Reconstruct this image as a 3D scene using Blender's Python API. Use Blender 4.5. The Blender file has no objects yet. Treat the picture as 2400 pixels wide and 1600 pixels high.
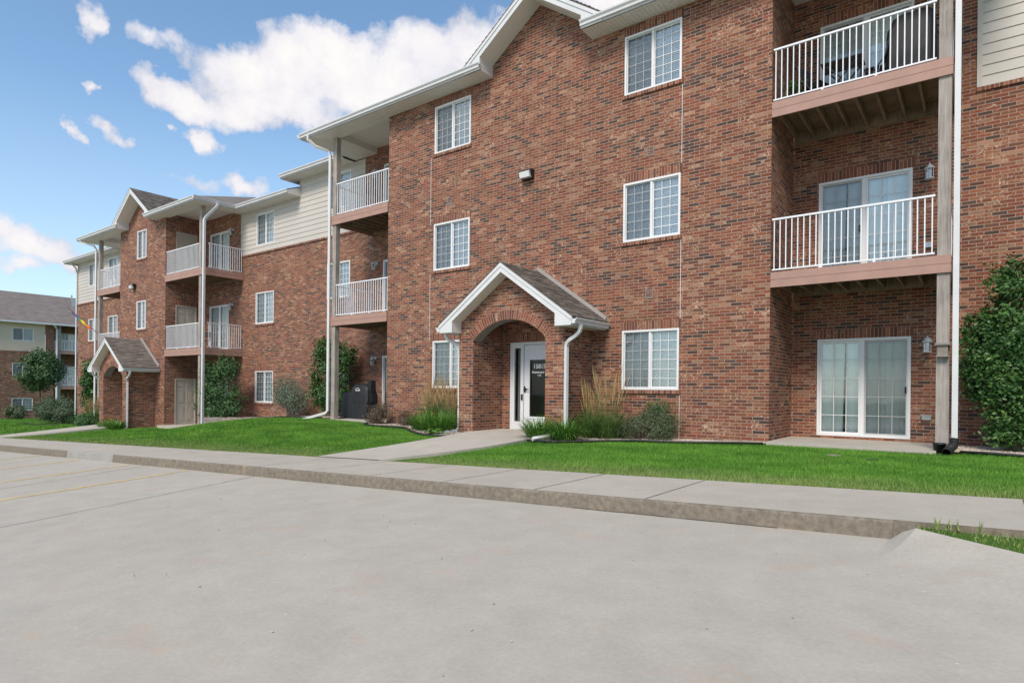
import bpy, math, random
import numpy as np
from mathutils import Vector, Matrix
random.seed(7); rng = np.random.default_rng(7)
sc = bpy.context.scene
col = sc.collection
rad = math.radians

# ------------------------------------------------------------ node helpers
class NT:
    def __init__(s, tree): s.t = tree; s.t.nodes.clear()
    def n(s, typ, ins=None, **props):
        nd = s.t.nodes.new(typ)
        for k, v in props.items(): setattr(nd, k, v)
        if ins:
            for k, v in ins.items():
                sk = nd.inputs[k]
                if isinstance(v, bpy.types.NodeSocket): s.t.links.new(v, sk)
                elif isinstance(v, bpy.types.Node): s.t.links.new(v.outputs[0], sk)
                else: sk.default_value = v
        return nd
    def math(s, op, a, b=None, c=None, clamp=False):
        nd = s.n('ShaderNodeMath', operation=op, use_clamp=clamp)
        for i, v in enumerate((a, b, c)):
            if v is None: continue
            if isinstance(v, bpy.types.Node): v = v.outputs[0]
            if isinstance(v, bpy.types.NodeSocket): s.t.links.new(v, nd.inputs[i])
            else: nd.inputs[i].default_value = v
        return nd.outputs[0]
    def mix(s, f, a, b, blend='MIX'):
        nd = s.n('ShaderNodeMix', data_type='RGBA', blend_type=blend)
        for i, v in ((0, f), (6, a), (7, b)):
            if isinstance(v, bpy.types.Node): v = v.outputs[0]
            if isinstance(v, bpy.types.NodeSocket): s.t.links.new(v, nd.inputs[i])
            else: nd.inputs[i].default_value = (v if i == 0 else (tuple(v)+(1,))[:4])
        return nd.outputs[2]
    def ramp(s, f, stops, interp='LINEAR'):
        nd = s.n('ShaderNodeValToRGB', {'Fac': f}); cr = nd.color_ramp; cr.interpolation = interp
        while len(cr.elements) > 1: cr.elements.remove(cr.elements[0])
        for i, (p, c) in enumerate(stops):
            e = cr.elements[0] if i == 0 else cr.elements.new(p)
            e.position = p
            if isinstance(c, (int, float)): c = (c, c, c)
            e.color = tuple(c)[:3]+(1,)
        return nd.outputs[0]
    def noise(s, vec, scale, detail=3, rough=.55, out=0, dist=0):
        ins = {'Scale': scale, 'Detail': detail, 'Roughness': rough, 'Distortion': dist}
        if vec is not None: ins['Vector'] = vec
        return s.n('ShaderNodeTexNoise', ins).outputs[out]

def newmat(name):
    m = bpy.data.materials.new(name); m.use_nodes = True
    return m, NT(m.node_tree)
def finish(t, color, rough=.7, bump=None, bstr=.3, bdist=.01, metal=0, spec=.3, **extra):
    ins = {'Base Color': color if isinstance(color, bpy.types.NodeSocket) else (tuple(color)+(1,))[:4],
           'Roughness': rough, 'Metallic': metal, 'Specular IOR Level': spec}
    ins.update(extra)
    if bump is not None:
        b = t.n('ShaderNodeBump', {'Height': bump, 'Strength': bstr, 'Distance': bdist})
        ins['Normal'] = b.outputs[0]
    p = t.n('ShaderNodeBsdfPrincipled', ins)
    t.n('ShaderNodeOutputMaterial', {'Surface': p.outputs[0]})
M = {}
def uvw(t): return t.n('ShaderNodeTexCoord').outputs['UV']
def pos(t): return t.n('ShaderNodeNewGeometry').outputs['Position']

def brick_mat(name, soldier=False, warm=0.0, far=False):
    m, t = newmat(name); uv = uvw(t)
    W, H = .232, .069
    vec = uv
    if soldier:
        sp = t.n('ShaderNodeSeparateXYZ', {0: uv})
        vec = t.n('ShaderNodeCombineXYZ', {0: sp.outputs[1], 1: sp.outputs[0]}).outputs[0]
        W = 50.0
    wob = t.noise(vec, 30, 2, .6, out=1)
    wv = t.n('ShaderNodeVectorMath', {0: wob, 1: (.5, .5, .5)}, operation='SUBTRACT').outputs[0]
    wv = t.n('ShaderNodeVectorMath', {0: wv, 3: .006}, operation='SCALE').outputs[0]
    vec2 = t.n('ShaderNodeVectorMath', {0: vec, 1: wv}, operation='ADD').outputs[0]
    br = t.n('ShaderNodeTexBrick', {'Vector': vec2, 'Color1': (0, 0, 0, 1), 'Color2': (1, 1, 1, 1), 'Mortar': (.5, .5, .5, 1), 'Scale': 1.0,
              'Mortar Size': .0066, 'Mortar Smooth': .25, 'Bias': 0.0, 'Brick Width': W, 'Row Height': H}, offset=0.0 if soldier else .5, offset_frequency=2, squash=1.0)
    # a second identical lattice gives a second random value per brick
    rnd = br.outputs[0]
    rr = t.math('FRACT', t.math('MULTIPLY', rnd, 7.31))
    big = t.noise(uv, .55, 2, .5)
    r2 = t.math('ADD', rnd, t.math('MULTIPLY', t.math('SUBTRACT', big, .5), .45), clamp=True)
    base = t.ramp(r2, [(0, (.100, .066, .060)), (.085, (.150, .070, .053)), (.19, (.220, .075, .048)), (.38, (.240, .081, .050)),
                       (.56, (.235, .095, .058)), (.74, (.275, .110, .063)), (.92, (.34, .19, .13))], 'CONSTANT')
    if soldier:
        base = t.ramp(r2, [(0, (.17, .075, .057)), (.16, (.21, .075, .052)), (.5, (.245, .09, .06)), (.85, (.29, .13, .09))], 'CONSTANT')
    # within-brick mottling, stronger on the pale bricks
    n1 = t.noise(uv, 17, 4, .7, dist=1.5)
    n1m = t.ramp(n1, [(.50, 0), (.62, 1)])
    palemask = t.ramp(r2, [(.45, .08), (.7, .35), (.9, .85)])
    pale = t.mix(rr, (.48, .30, .20), (.36, .16, .10))
    c = t.mix(t.math('MULTIPLY', n1m, palemask), base, pale)
    chip = t.ramp(t.noise(uv, 9, 3, .65, dist=2.2), [(.555, 0), (.61, 1)])
    chipzone = t.ramp(t.noise(uv, 1.7, 2, .5), [(.44, .10), (.60, .95)])
    c = t.mix(t.math('MULTIPLY', t.math('MULTIPLY', chip, chipzone), t.ramp(r2, [(.2, 0), (.3, 1)])), c, (.54, .41, .31))
    n2 = t.noise(uv, 60, 2, .7)
    c = t.mix(1.0, c, t.ramp(n2, [(.25, .78), (.75, 1.2)]), 'MULTIPLY')
    vr = t.ramp(rr, [(0, .78), (1, 1.2)])
    c = t.mix(1.0, c, vr, 'MULTIPLY')
    big2 = t.noise(pos(t), .35, 3, .6)
    c = t.mix(1.0, c, t.ramp(big2, [(.3, .9), (.7, 1.1)]), 'MULTIPLY')
    mort = t.mix(t.noise(uv, 40, 2), (.28, .23, .19), (.40, .34, .285))
    c = t.mix(1.0, c, (.93, .885, .83), 'MULTIPLY')
    c = t.mix(br.outputs['Fac'], c, mort)
    hgt = t.math('MULTIPLY', br.outputs['Fac'], -1.0)
    finish(t, c, .88, hgt, .55, .006, spec=.15)
    M[name] = m
brick_mat('brick'); brick_mat('soldier_brick', True)

def simple(name, c, rough=.5, var=.08, scale=6, bump=0, spec=.35, metal=0, **kw):
    m, t = newmat(name)
    p = t.n('ShaderNodeTexCoord').outputs['Object']
    n = t.noise(p, scale, 4, .6)
    cc = t.mix(1.0, c, t.ramp(n, [(.3, 1-var), (.7, 1+var)]), 'MULTIPLY')
    finish(t, cc, rough, n if bump else None, bump, .01, metal, spec, **kw)
    M[name] = m
simple('white_trim', (.66, .67, .68), .4, .05, 3)
simple('white_vinyl', (.76, .77, .78), .35, .03, 3)
simple('soffit_white', (.74, .72, .67), .55, .03, 2)
simple('ceiling_white', (.72, .70, .66), .6, .04, 2)
simple('door_white', (.70, .72, .76), .4, .03, 2)
simple('door_beige', (.47, .44, .39), .5, .03, 2)
simple('fascia_rose', (.40, .245, .20), .6, .08, 3)
simple('rail_white', (.80, .82, .86), .35, .03, 8)
simple('black_metal', (.02, .02, .022), .4, .1, 8)
simple('black_plastic', (.022, .022, .024), .45, .2, 14, .2)
simple('black_cover', (.018, .019, .022), .55, .25, 9, .25)
simple('dark_chair', (.03, .03, .035), .5, .1, 9)
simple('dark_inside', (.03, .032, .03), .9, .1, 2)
simple('blind_white', (.88, .91, .91), .55, .04, 5)
simple('curtain', (.82, .88, .85), .7, .08, 5)
simple('steel', (.45, .45, .46), .3, .1, 8, metal=.8)
simple('lamp_lens', (.72, .74, .74), .2, .05, 8)
simple('flashing', (.25, .23, .215), .55, .06, 5)
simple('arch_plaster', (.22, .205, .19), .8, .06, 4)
simple('mulch', (.13, .10, .08), .95, .4, 18, .5)
simple('edging', (.025, .026, .028), .45, .2, 8)
simple('yellow_paint', (.72, .52, .20), .8, .25, 9)
simple('terracotta', (.16, .17, .17), .7, .1, 8)
simple('letter_white', (.85, .85, .85), .5, .01, 3)
simple('wood_tan', (.30, .20, .12), .8, .2, 12)
simple('crack_dark', (.12, .115, .11), .95, .3, 20)
simple('petal', (.85, .42, .03), .6, .15, 20)

def wood_mat(name, c1, c2):
    m, t = newmat(name)
    p = t.n('ShaderNodeTexCoord').outputs['Object']
    mp = t.n('ShaderNodeMapping', {'Vector': p, 'Scale': (30, 30, 1.3)})
    n = t.noise(mp.outputs[0], 1.5, 5, .6, dist=.8)
    k = t.noise(p, 2.2, 2)
    c = t.mix(t.ramp(n, [(.3, 0), (.7, 1)]), c1, c2)
    c = t.mix(1.0, c, t.ramp(k, [(.3, .8), (.7, 1.15)]), 'MULTIPLY')
    finish(t, c, .85, n, .3, .004, spec=.15); M[name] = m
wood_mat('post_wood', (.25, .22, .20), (.44, .405, .375))
wood_mat('joist_wood', (.16, .115, .08), (.36, .27, .19))

def siding_mat(name, c):
    m, t = newmat(name); uv = uvw(t)
    mp = t.n('ShaderNodeMapping', {'Vector': uv, 'Scale': (2, 26, 1)})
    n = t.noise(mp.outputs[0], 3, 4, .6)
    cc = t.mix(1.0, c, t.ramp(n, [(.3, .96), (.7, 1.04)]), 'MULTIPLY')
    cc = t.mix(1.0, cc, t.ramp(t.noise(pos(t), .8, 3), [(.3, .95), (.7, 1.04)]), 'MULTIPLY')
    finish(t, cc, .55, n, .12, .004, spec=.25); M[name] = m
siding_mat('siding', (.545, .515, .475)); siding_mat('siding_far', (.62, .53, .42))

def soffit_mat():
    m, t = newmat('soffit_panel'); 
    sp = t.n('ShaderNodeSeparateXYZ', {0: pos(t)})
    x = t.math('FRACT', t.math('MULTIPLY', sp.outputs[0], 1/.102))
    g = t.math('ABSOLUTE', t.math('SUBTRACT', x, .5))
    h = t.ramp(g, [(.36, 1), (.47, 0)])
    c = t.mix(t.noise(pos(t), 1.5, 2), (.70, .68, .63), (.78, .76, .71))
    finish(t, c, .5, h, .8, .012, spec=.3); M['soffit_panel'] = m
soffit_mat()

def shingle_mat(name, sc_=1.0, ca=(.15, .128, .108), cb=(.29, .26, .23)):
    m, t = newmat(name); uv = uvw(t)
    isl = t.n('ShaderNodeNewGeometry').outputs['Random Per Island']
    br = t.n('ShaderNodeTexBrick', {'Vector': uv, 'Color1': (0, 0, 0, 1), 'Color2': (1, 1, 1, 1), 'Mortar': (0, 0, 0, 1), 'Scale': sc_,
              'Mortar Size': .004, 'Mortar Smooth': .5, 'Brick Width': .30, 'Row Height': .14}, offset=.37, offset_frequency=2, squash=.7, squash_frequency=3)
    c = t.mix(isl if sc_ == 1.0 else br.outputs[0], ca, cb)
    c = t.mix(t.math('MULTIPLY', t.noise(uv, 120, 2), .7), c, (.12, .105, .095))
    c = t.mix(1.0, c, t.ramp(t.noise(uv, 1.2, 3), [(.3, .86), (.7, 1.12)]), 'MULTIPLY')
    sp = t.n('ShaderNodeSeparateXYZ', {0: uv})
    saw = t.math('FRACT', t.math('MULTIPLY', sp.outputs[1], sc_/.14))
    h = t.math('ADD', t.math('MULTIPLY', saw, -1.0), t.math('MULTIPLY', br.outputs[0], .6))
    finish(t, c, .95, h, .8, .02, spec=.1); M[name] = m
shingle_mat('shingle'); shingle_mat('shingle_far', .6, (.24, .205, .185), (.31, .27, .25))

def concrete_mat(name, c1, c2, stain=.3, rough=.9, blotch=.5, speck=True):
    m, t = newmat(name); p = pos(t)
    n = t.noise(p, blotch, 5, .6); n2 = t.noise(p, 35, 4, .7); n3 = t.noise(p, 2.6, 4, .65)
    c = t.mix(t.ramp(n, [(.3, 0), (.7, 1)]), c1, c2)
    c = t.mix(1.0, c, t.ramp(n3, [(.3, .93), (.7, 1.06)]), 'MULTIPLY')
    c = t.mix(1.0, c, t.ramp(n2, [(.25, .9), (.75, 1.08)]), 'MULTIPLY')
    mp = t.n('ShaderNodeMapping', {'Vector': p, 'Location': (3.1, 7.7, 0), 'Scale': (1.0, 1.6, 1)})
    st = t.noise(mp.outputs[0], 1.3, 6, .75, dist=.4)
    c = t.mix(t.math('MULTIPLY', t.ramp(st, [(.56, 0), (.72, 1)]), stain), c, (.50, .36, .25))
    if speck:
        vo = t.n('ShaderNodeTexVoronoi', {'Vector': p, 'Scale': 7.0, 'Randomness': 1.0})
        s_ = t.ramp(vo.outputs['Distance'], [(.025, 1), (.05, 0)])
        c = t.mix(t.math('MULTIPLY', s_, .3), c, (.2, .19, .17))
        vo = t.n('ShaderNodeTexVoronoi', {'Vector': t.n('ShaderNodeVectorMath', {0: p, 1: (5.3, 2.2, 0)}, operation='ADD').outputs[0], 'Scale': 4.0, 'Randomness': 1.0})
        s_ = t.ramp(vo.outputs['Distance'], [(.02, 1), (.045, 0)])
        c = t.mix(t.math('MULTIPLY', s_, .6), c, (.7, .68, .64))
    finish(t, c, rough, n2, .25, .003, spec=.2); M[name] = m
concrete_mat('lot_concrete', (.437, .404, .345), (.468, .434, .372), .45, .85, .3)
concrete_mat('walk_concrete', (.44, .404, .340), (.485, .446, .378), .40)
concrete_mat('slab_concrete', (.445, .412, .355), (.505, .47, .408), .2)
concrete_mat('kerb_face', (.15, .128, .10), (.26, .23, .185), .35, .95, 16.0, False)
concrete_mat('kerb_pale', (.30, .29, .27), (.36, .35, .33), .1, .9, 2.0, False)
concrete_mat('block_tan', (.24, .21, .18), (.34, .30, .26), .2, .95, 4.0, False)

def lawn_mats():
    m, t = newmat('lawn_base'); p = pos(t)
    n = t.noise(p, .5, 4, .6); n2 = t.noise(p, 45, 3, .7)
    c = t.mix(t.ramp(n, [(.35, 0), (.65, 1)]), (.06, .13, .018), (.10, .19, .03))
    c = t.mix(1.0, c, t.ramp(n2, [(.25, .6), (.75, 1.35)]), 'MULTIPLY')
    finish(t, c, .95, n2, .6, .03, spec=.1); M['lawn_base'] = m
    m, t = newmat('grass_blade'); p = pos(t)
    isl = t.n('ShaderNodeNewGeometry').outputs['Random Per Island']
    mp = t.n('ShaderNodeMapping', {'Vector': p, 'Scale': (.8, 1.7, 1)})
    n = t.noise(mp.outputs[0], .9, 4, .6)
    c = t.mix(t.ramp(n, [(.35, 0), (.65, 1)]), (.070, .200, .022), (.150, .335, .042))
    c = t.mix(1.0, c, t.ramp(isl, [(0, .65), (1, 1.35)]), 'MULTIPLY')
    sp = t.n('ShaderNodeSeparateXYZ', {0: p})
    # worn, drier turf along the pavement edge
    edge = t.ramp(t.math('ADD', sp.outputs[1], t.math('MULTIPLY', t.noise(p, 1.4, 3), 1.6)), [(0, 1), (1, 0)])
    e = t.math('SUBTRACT', 1.0, t.math('MULTIPLY', t.math('SUBTRACT', t.math('ADD', sp.outputs[1], t.math('MULTIPLY', t.noise(p, 1.4, 3), -1.8)), 6.8), .8, clamp=True), clamp=True)
    dry = t.math('MULTIPLY', e, t.ramp(isl, [(.2, .25), (.6, .9)]))
    c = t.mix(dry, c, (.30, .34, .13))
    pt_ = t.ramp(t.noise(p, 2.3, 4, .65), [(.55, 0), (.72, .55)])
    c = t.mix(t.math('MULTIPLY', pt_, t.ramp(isl, [(.3, 0), (.7, 1)])), c, (.30, .40, .10))
    finish(t, c, .6, spec=.2); M['grass_blade'] = m
lawn_mats()

def leaf_mat(name, a, b, c3=None, rough=.5, spec=.3, trans=.0, nscale=2.2):
    m, t = newmat(name); g = t.n('ShaderNodeNewGeometry')
    isl = g.outputs['Random Per Island']
    n = t.noise(g.outputs['Position'], nscale, 3, .6)
    f = t.math('ADD', t.math('MULTIPLY', isl, .55), t.math('MULTIPLY', t.ramp(n, [(.3, 0), (.7, 1)]), .45))
    stops = [(0, a), (1, b)] if c3 is None else [(0, a), (.72, b), (1, c3)]
    finish(t, t.ramp(f, stops), rough, spec=spec); M[name] = m
leaf_mat('leaf_holly', (.018, .060, .016), (.065, .155, .035), (.14, .26, .07), .4, .4)
leaf_mat('leaf_big', (.018, .062, .018), (.072, .165, .040), (.22, .34, .08), .42, .35)
leaf_mat('leaf_bush', (.03, .080, .028), (.075, .165, .055), (.14, .26, .09), .5)
leaf_mat('leaf_grey', (.095, .13, .09), (.21, .26, .19), (.32, .37, .28), .65, .15)
leaf_mat('leaf_far', (.05, .085, .05), (.12, .17, .105), (.19, .25, .16), .6, .15)
leaf_mat('leaf_olive', (.05, .085, .04), (.16, .20, .11), (.32, .34, .22), .6, .2)
leaf_mat('leaf_purple', (.08, .05, .045), (.17, .14, .095), (.32, .27, .18), .6, .2)
leaf_mat('leaf_tree', (.03, .075, .028), (.08, .155, .06), (.17, .25, .10), .5)
leaf_mat('leaf_lily', (.05, .15, .022), (.13, .30, .045), (.38, .38, .12), .5)
leaf_mat('leaf_reed', (.06, .14, .035), (.14, .25, .06), (.28, .33, .12), .55)
leaf_mat('plume', (.30, .20, .085), (.46, .33, .16), (.58, .44, .25), .8, .1)
leaf_mat('stone', (.28, .23, .18), (.54, .47, .40), (.74, .69, .62), .9, .1, nscale=9)
leaf_mat('bark', (.09, .07, .055), (.17, .14, .11), None, .9, .1, nscale=12)

def glass_mat(name, tint, refl=1.0, alpha=.45, gl=(.9, .95, 1.0)):
    m, t = newmat(name)
    fr = t.n('ShaderNodeFresnel', {'IOR': 1.5})
    n = t.noise(pos(t), .9, 2)
    b = t.n('ShaderNodeBump', {'Height': n, 'Strength': .15, 'Distance': .02})
    gls = t.n('ShaderNodeBsdfGlossy', {'Color': gl+(1,), 'Roughness': .03, 'Normal': b.outputs[0]})
    tr = t.n('ShaderNodeBsdfTransparent', {'Color': tint+(1,)})
    f = t.math('MULTIPLY_ADD', fr.outputs[0], 1.35*refl, alpha*.18, clamp=True)
    mx = t.n('ShaderNodeMixShader', {0: f, 1: tr.outputs[0], 2: gls.outputs[0]})
    t.n('ShaderNodeOutputMaterial', {'Surface': mx.outputs[0]}); M[name] = m
glass_mat('glass', (.96, .985, .98)); glass_mat('glass_dark', (.5, .52, .5), .35, .05)
def screen_mat():
    m, t = newmat('insect_screen')
    d = t.n('ShaderNodeBsdfDiffuse', {'Color': (.05, .055, .065, 1)})
    tr = t.n('ShaderNodeBsdfTransparent', {'Color': (1, 1, 1, 1)})
    mx = t.n('ShaderNodeMixShader', {0: .27, 1: tr.outputs[0], 2: d.outputs[0]})
    t.n('ShaderNodeOutputMaterial', {'Surface': mx.outputs[0]}); M['insect_screen'] = m
screen_mat()
def flag_mat():
    m, t = newmat('flag_cloth')
    sp = t.n('ShaderNodeSeparateXYZ', {0: uvw(t)})
    c = t.ramp(sp.outputs[0], [(0, (.75, .06, .06)), (.2, (.85, .22, .03)), (.42, (.80, .66, .03)), (.6, (.10, .45, .12)), (.75, (.05, .10, .42)), (.88, (.12, .04, .22))])
    finish(t, c, .8); M['flag_cloth'] = m
flag_mat()

# ------------------------------------------------------------ mesh builder
class MB:
    def __init__(s): s.v = []; s.f = []; s.uv = {}
    def quad(s, *p, uv=None):
        i = len(s.v); s.v += [tuple(q) for q in p]; s.f.append(tuple(range(i, i+len(p))))
        if uv: s.uv[len(s.f)-1] = uv
    def box(s, x0, x1, y0, y1, z0, z1):
        if x0 > x1: x0, x1 = x1, x0
        if y0 > y1: y0, y1 = y1, y0
        if z0 > z1: z0, z1 = z1, z0
        i = len(s.v)
        s.v += [(x0, y0, z0), (x1, y0, z0), (x1, y1, z0), (x0, y1, z0), (x0, y0, z1), (x1, y0, z1), (x1, y1, z1), (x0, y1, z1)]
        for q in ((0, 3, 2, 1), (4, 5, 6, 7), (0, 1, 5, 4), (1, 2, 6, 5), (2, 3, 7, 6), (3, 0, 4, 7)): s.f.append(tuple(i+k for k in q))
    def prism(s, poly, ext):  # poly: list of 3d pts, ext: vector
        n = len(poly); i = len(s.v); e = Vector(ext)
        s.v += [tuple(p) for p in poly]+[tuple(Vector(p)+e) for p in poly]
        s.f.append(tuple(range(i, i+n))); s.f.append(tuple(range(i+2*n-1, i+n-1, -1)))
        for k in range(n):
            s.f.append((i+k, i+n+k, i+n+(k+1) % n, i+(k+1) % n))
    def tube(s, pts, r, seg=8, square=False, caps=True):
        pts = [Vector(p) for p in pts]; rs = r if isinstance(r, (list, tuple)) else [r]*len(pts)
        rings = []
        up0 = None
        for k, p in enumerate(pts):
            d = (pts[min(k+1, len(pts)-1)]-pts[max(k-1, 0)]).normalized()
            if up0 is None:
                a = Vector((0, 0, 1)) if abs(d.z) < .9 else Vector((0, 1, 0))
            else: a = up0
            x = (a - d*a.dot(d)).normalized(); up0 = x; y = d.cross(x)
            i = len(s.v); ring = []
            for q in range(seg):
                an = 2*math.pi*(q+.5)/seg
                rr = rs[k]*(1.414 if square else 1)
                s.v.append(tuple(p+x*math.cos(an)*rr+y*math.sin(an)*rr)); ring.append(i+q)
            rings.append(ring)
        for a, b in zip(rings, rings[1:]):
            for q in range(seg): s.f.append((a[q], a[(q+1) % seg], b[(q+1) % seg], b[q]))
        if caps: s.f.append(tuple(reversed(rings[0]))); s.f.append(tuple(rings[-1]))
    def lathe(s, c, prof, seg=16):
        cx, cy, cz = c; rings = []
        for r, z in prof:
            i = len(s.v)
            for q in range(seg):
                a = 2*math.pi*q/seg; s.v.append((cx+r*math.cos(a), cy+r*math.sin(a), cz+z))
            rings.append([i+q for q in range(seg)])
        for a, b in zip(rings, rings[1:]):
            for q in range(seg): s.f.append((a[q], a[(q+1) % seg], b[(q+1) % seg], b[q]))
        s.f.append(tuple(reversed(rings[0]))); s.f.append(tuple(rings[-1]))
    def build(s, name, mat, parent=None, loc=None, smooth=False):
        me = bpy.data.meshes.new(name); me.from_pydata(s.v, [], s.f); me.update()
        uvl = me.uv_layers.new(name='UVMap'); V = s.v
        data = np.zeros(len(me.loops)*2, dtype=np.float32)
        for p in me.polygons:
            if p.index in s.uv:
                for li, u in zip(p.loop_indices, s.uv[p.index]): data[2*li] = u[0]; data[2*li+1] = u[1]
                continue
            n = p.normal
            if abs(n.z) > .985: t_ = Vector((1, 0, 0)); b = Vector((0, 1, 0))
            else:
                t_ = Vector((-n.y, n.x, 0)).normalized(); b = n.cross(t_)
                if t_.x < -.7: t_ = -t_
                elif t_.y < -.7: t_ = -t_
            for li in p.loop_indices:
                q = Vector(V[me.loops[li].vertex_index])
                data[2*li] = q.dot(t_); data[2*li+1] = q.dot(b)
        uvl.data.foreach_set('uv', data)
        me.materials.append(M[mat] if isinstance(mat, str) else mat)
        o = bpy.data.objects.new(name, me); col.objects.link(o)
        if smooth:
            for p in me.polygons: p.use_smooth = True
        if parent is not None: o.parent = parent
        if loc: o.location = loc
        return o

def tag(o, label=None, cat=None, group=None, kind=None):
    if label: o['label'] = label
    if cat: o['category'] = cat
    if group: o['group'] = group
    if kind: o['kind'] = kind
    return o
def empty(name, label, cat, loc=(0, 0, 0), group=None, rz=0):
    o = bpy.data.objects.new(name, None); col.objects.link(o); o.location = loc; o.rotation_euler = (0, 0, rz); o.empty_display_size = .2
    return tag(o, label, cat, group)
def copy_tree(o, parent=None, loc=None):
    c = o.copy(); col.objects.link(c); c.parent = parent
    if loc is not None: c.location = loc
    for ch in [x for x in bpy.data.objects if x.parent == o]: copy_tree(ch, c)
    return c

# ------------------------------------------------------------ camera
F_, YAW, PITCH, ROLL, V0 = 1455.1, .6484, .0006, .0104, 113.45
ZC = .90
c_, s_ = math.cos(YAW), math.sin(YAW)
Fw = Vector((-s_*math.cos(PITCH), c_*math.cos(PITCH), math.sin(PITCH))); R0 = Vector((c_, s_, 0)); U0 = R0.cross(Fw)
Rr = R0*math.cos(ROLL)+U0*math.sin(ROLL); Uu = U0*math.cos(ROLL)-R0*math.sin(ROLL)
cd = bpy.data.cameras.new('camera'); cam = bpy.data.objects.new('camera', cd); col.objects.link(cam)
mw = Matrix.Identity(4)
for i in range(3): mw[i][0] = Rr[i]; mw[i][1] = Uu[i]; mw[i][2] = -Fw[i]
mw[2][3] = ZC
cam.matrix_world = mw
cd.sensor_width = 36; cd.lens = F_/2400*36; cd.shift_y = V0/2400; cd.clip_end = 3000; cd.clip_start = .05
sc.camera = cam

# ------------------------------------------------------------ key dimensions
D, P = 13.0, 14.78           # front plane, wing plane
H = 3.39; ZL = -.685
ZS, WH = .945, 1.355
SOF = 9.33
def ter_back(x):             # ground height along the foundations
    xs = [-120, -74, -46, -37, -33.5, -29.75, -26.3, -25.0, -23, -20.8, -17.5, -14.7, -10.3, -7.3, -3.4, 3, 12]
    zs = [-2.9, -2.3, -1.55, -1.2, -1.03, -.99, -.94, -.72, -.42, -.22, -.14, -.20, -.20, -.20, -.13, -.12, -.12]
    return float(np.interp(x, xs, zs))
def ter_front(x):
    xs = [-160, -60, -32, 3, 12]; zs = [-3.2, -2.0, -1.26, -.09+.0363*3-.0, .2]
    return float(np.interp(x, xs, zs))-.02
def ground(x, y):
    t = min(max((y-7.6)/4.6, 0), 1); t2 = t*t*(3-2*t)*.5+t*.5
    return ter_front(x)*(1-t2)+ter_back(x)*t2
def kerb_z(x): return -.10+.0363*x if x > -35 else -.10+.0363*-35+.022*(x+35)
def walk_z(x): return -.09+.0363*x if x > -35 else -.09+.0363*-35+.022*(x+35)
def lot_z(x, y):
    xx = x if x > -35 else -35+(x+35)*.6
    xx = min(xx, 3)
    return -.25+.0379*xx+.045*(max(y, -40)-5.9)

# ------------------------------------------------------------ ground sheets
def grid(name, mat, xs, ys, fz, **kw):
    mb = MB(); n = len(ys)
    mb.v = [(x, y, fz(x, y)) for x in xs for y in ys]
    mb.f = [(i*n+j, (i+1)*n+j, (i+1)*n+j+1, i*n+j+1) for i in range(len(xs)-1) for j in range(n-1)]
    o = mb.build(name, mat, smooth=kw.pop('smooth', False)); tag(o, kind='structure'); return o
mb = MB(); mb.quad((-900, -700, -6.5), (700, -700, -6.5), (700, 900, -6.5), (-900, 900, -6.5))
tag(mb.build('ground', 'lawn_base'), kind='structure')
fr = lambda a, b, s: list(np.arange(a, b+1e-6, s))
grid('parking_lot', 'lot_concrete', [-150, -100, -60]+fr(-40, 14, 1.0)+[30, 60], [-60, -40, -20, -10]+fr(-6, 4.9, .7)+[5.9], lot_z)
lxs = [-150, -120, -95]+fr(-80, -50, 2)+fr(-49, 3, .5)+[12, 40]
lys = fr(7.6, 15, .37)+[17, 20, 26, 34, 60, 120]
grid('lawn', 'lawn_base', lxs, lys, lambda x, y: ground(x, y)+.0, smooth=True)

# sidewalk with kerb
mb = MB(); kb = MB()
xs = fr(-60, 12, 1.5)
JOIN = [.30, -2.75, -4.15, -5.6, -7.05, -8.5, -10, -11.5, -13, -14.5, -16, -18, -20, -22, -24, -26, -28, -30, -33]
for a, b in zip(xs, xs[1:]):
    mb.quad((a, 5.915, kerb_z(a)), (b, 5.915, kerb_z(b)), (b, 7.6, walk_z(b)), (a, 7.6, walk_z(a)))
    mb.quad((a, 7.6, walk_z(a)), (b, 7.6, walk_z(b)), (b, 7.6, walk_z(b)-.25), (a, 7.6, walk_z(a)-.25))
tag(mb.build('sidewalk', 'walk_concrete'), kind='structure')
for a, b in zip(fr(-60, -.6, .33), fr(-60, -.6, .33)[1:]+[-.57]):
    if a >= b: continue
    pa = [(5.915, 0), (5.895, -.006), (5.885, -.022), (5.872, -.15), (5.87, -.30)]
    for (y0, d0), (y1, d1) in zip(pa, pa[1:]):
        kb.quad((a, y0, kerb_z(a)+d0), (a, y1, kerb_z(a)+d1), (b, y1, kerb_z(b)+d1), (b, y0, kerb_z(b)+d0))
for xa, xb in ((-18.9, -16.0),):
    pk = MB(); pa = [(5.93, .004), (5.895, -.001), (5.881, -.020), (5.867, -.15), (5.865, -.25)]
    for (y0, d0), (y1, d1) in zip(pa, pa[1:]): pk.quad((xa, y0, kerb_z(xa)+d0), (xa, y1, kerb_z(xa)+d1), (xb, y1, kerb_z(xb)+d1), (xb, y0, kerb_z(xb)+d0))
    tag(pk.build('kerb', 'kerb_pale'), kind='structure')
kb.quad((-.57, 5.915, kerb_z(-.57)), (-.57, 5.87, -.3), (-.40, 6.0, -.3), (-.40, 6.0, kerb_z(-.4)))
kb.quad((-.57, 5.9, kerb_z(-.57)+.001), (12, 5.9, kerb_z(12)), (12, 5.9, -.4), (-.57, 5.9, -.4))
tag(kb.build('kerb', 'kerb_face'), kind='structure')
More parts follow.
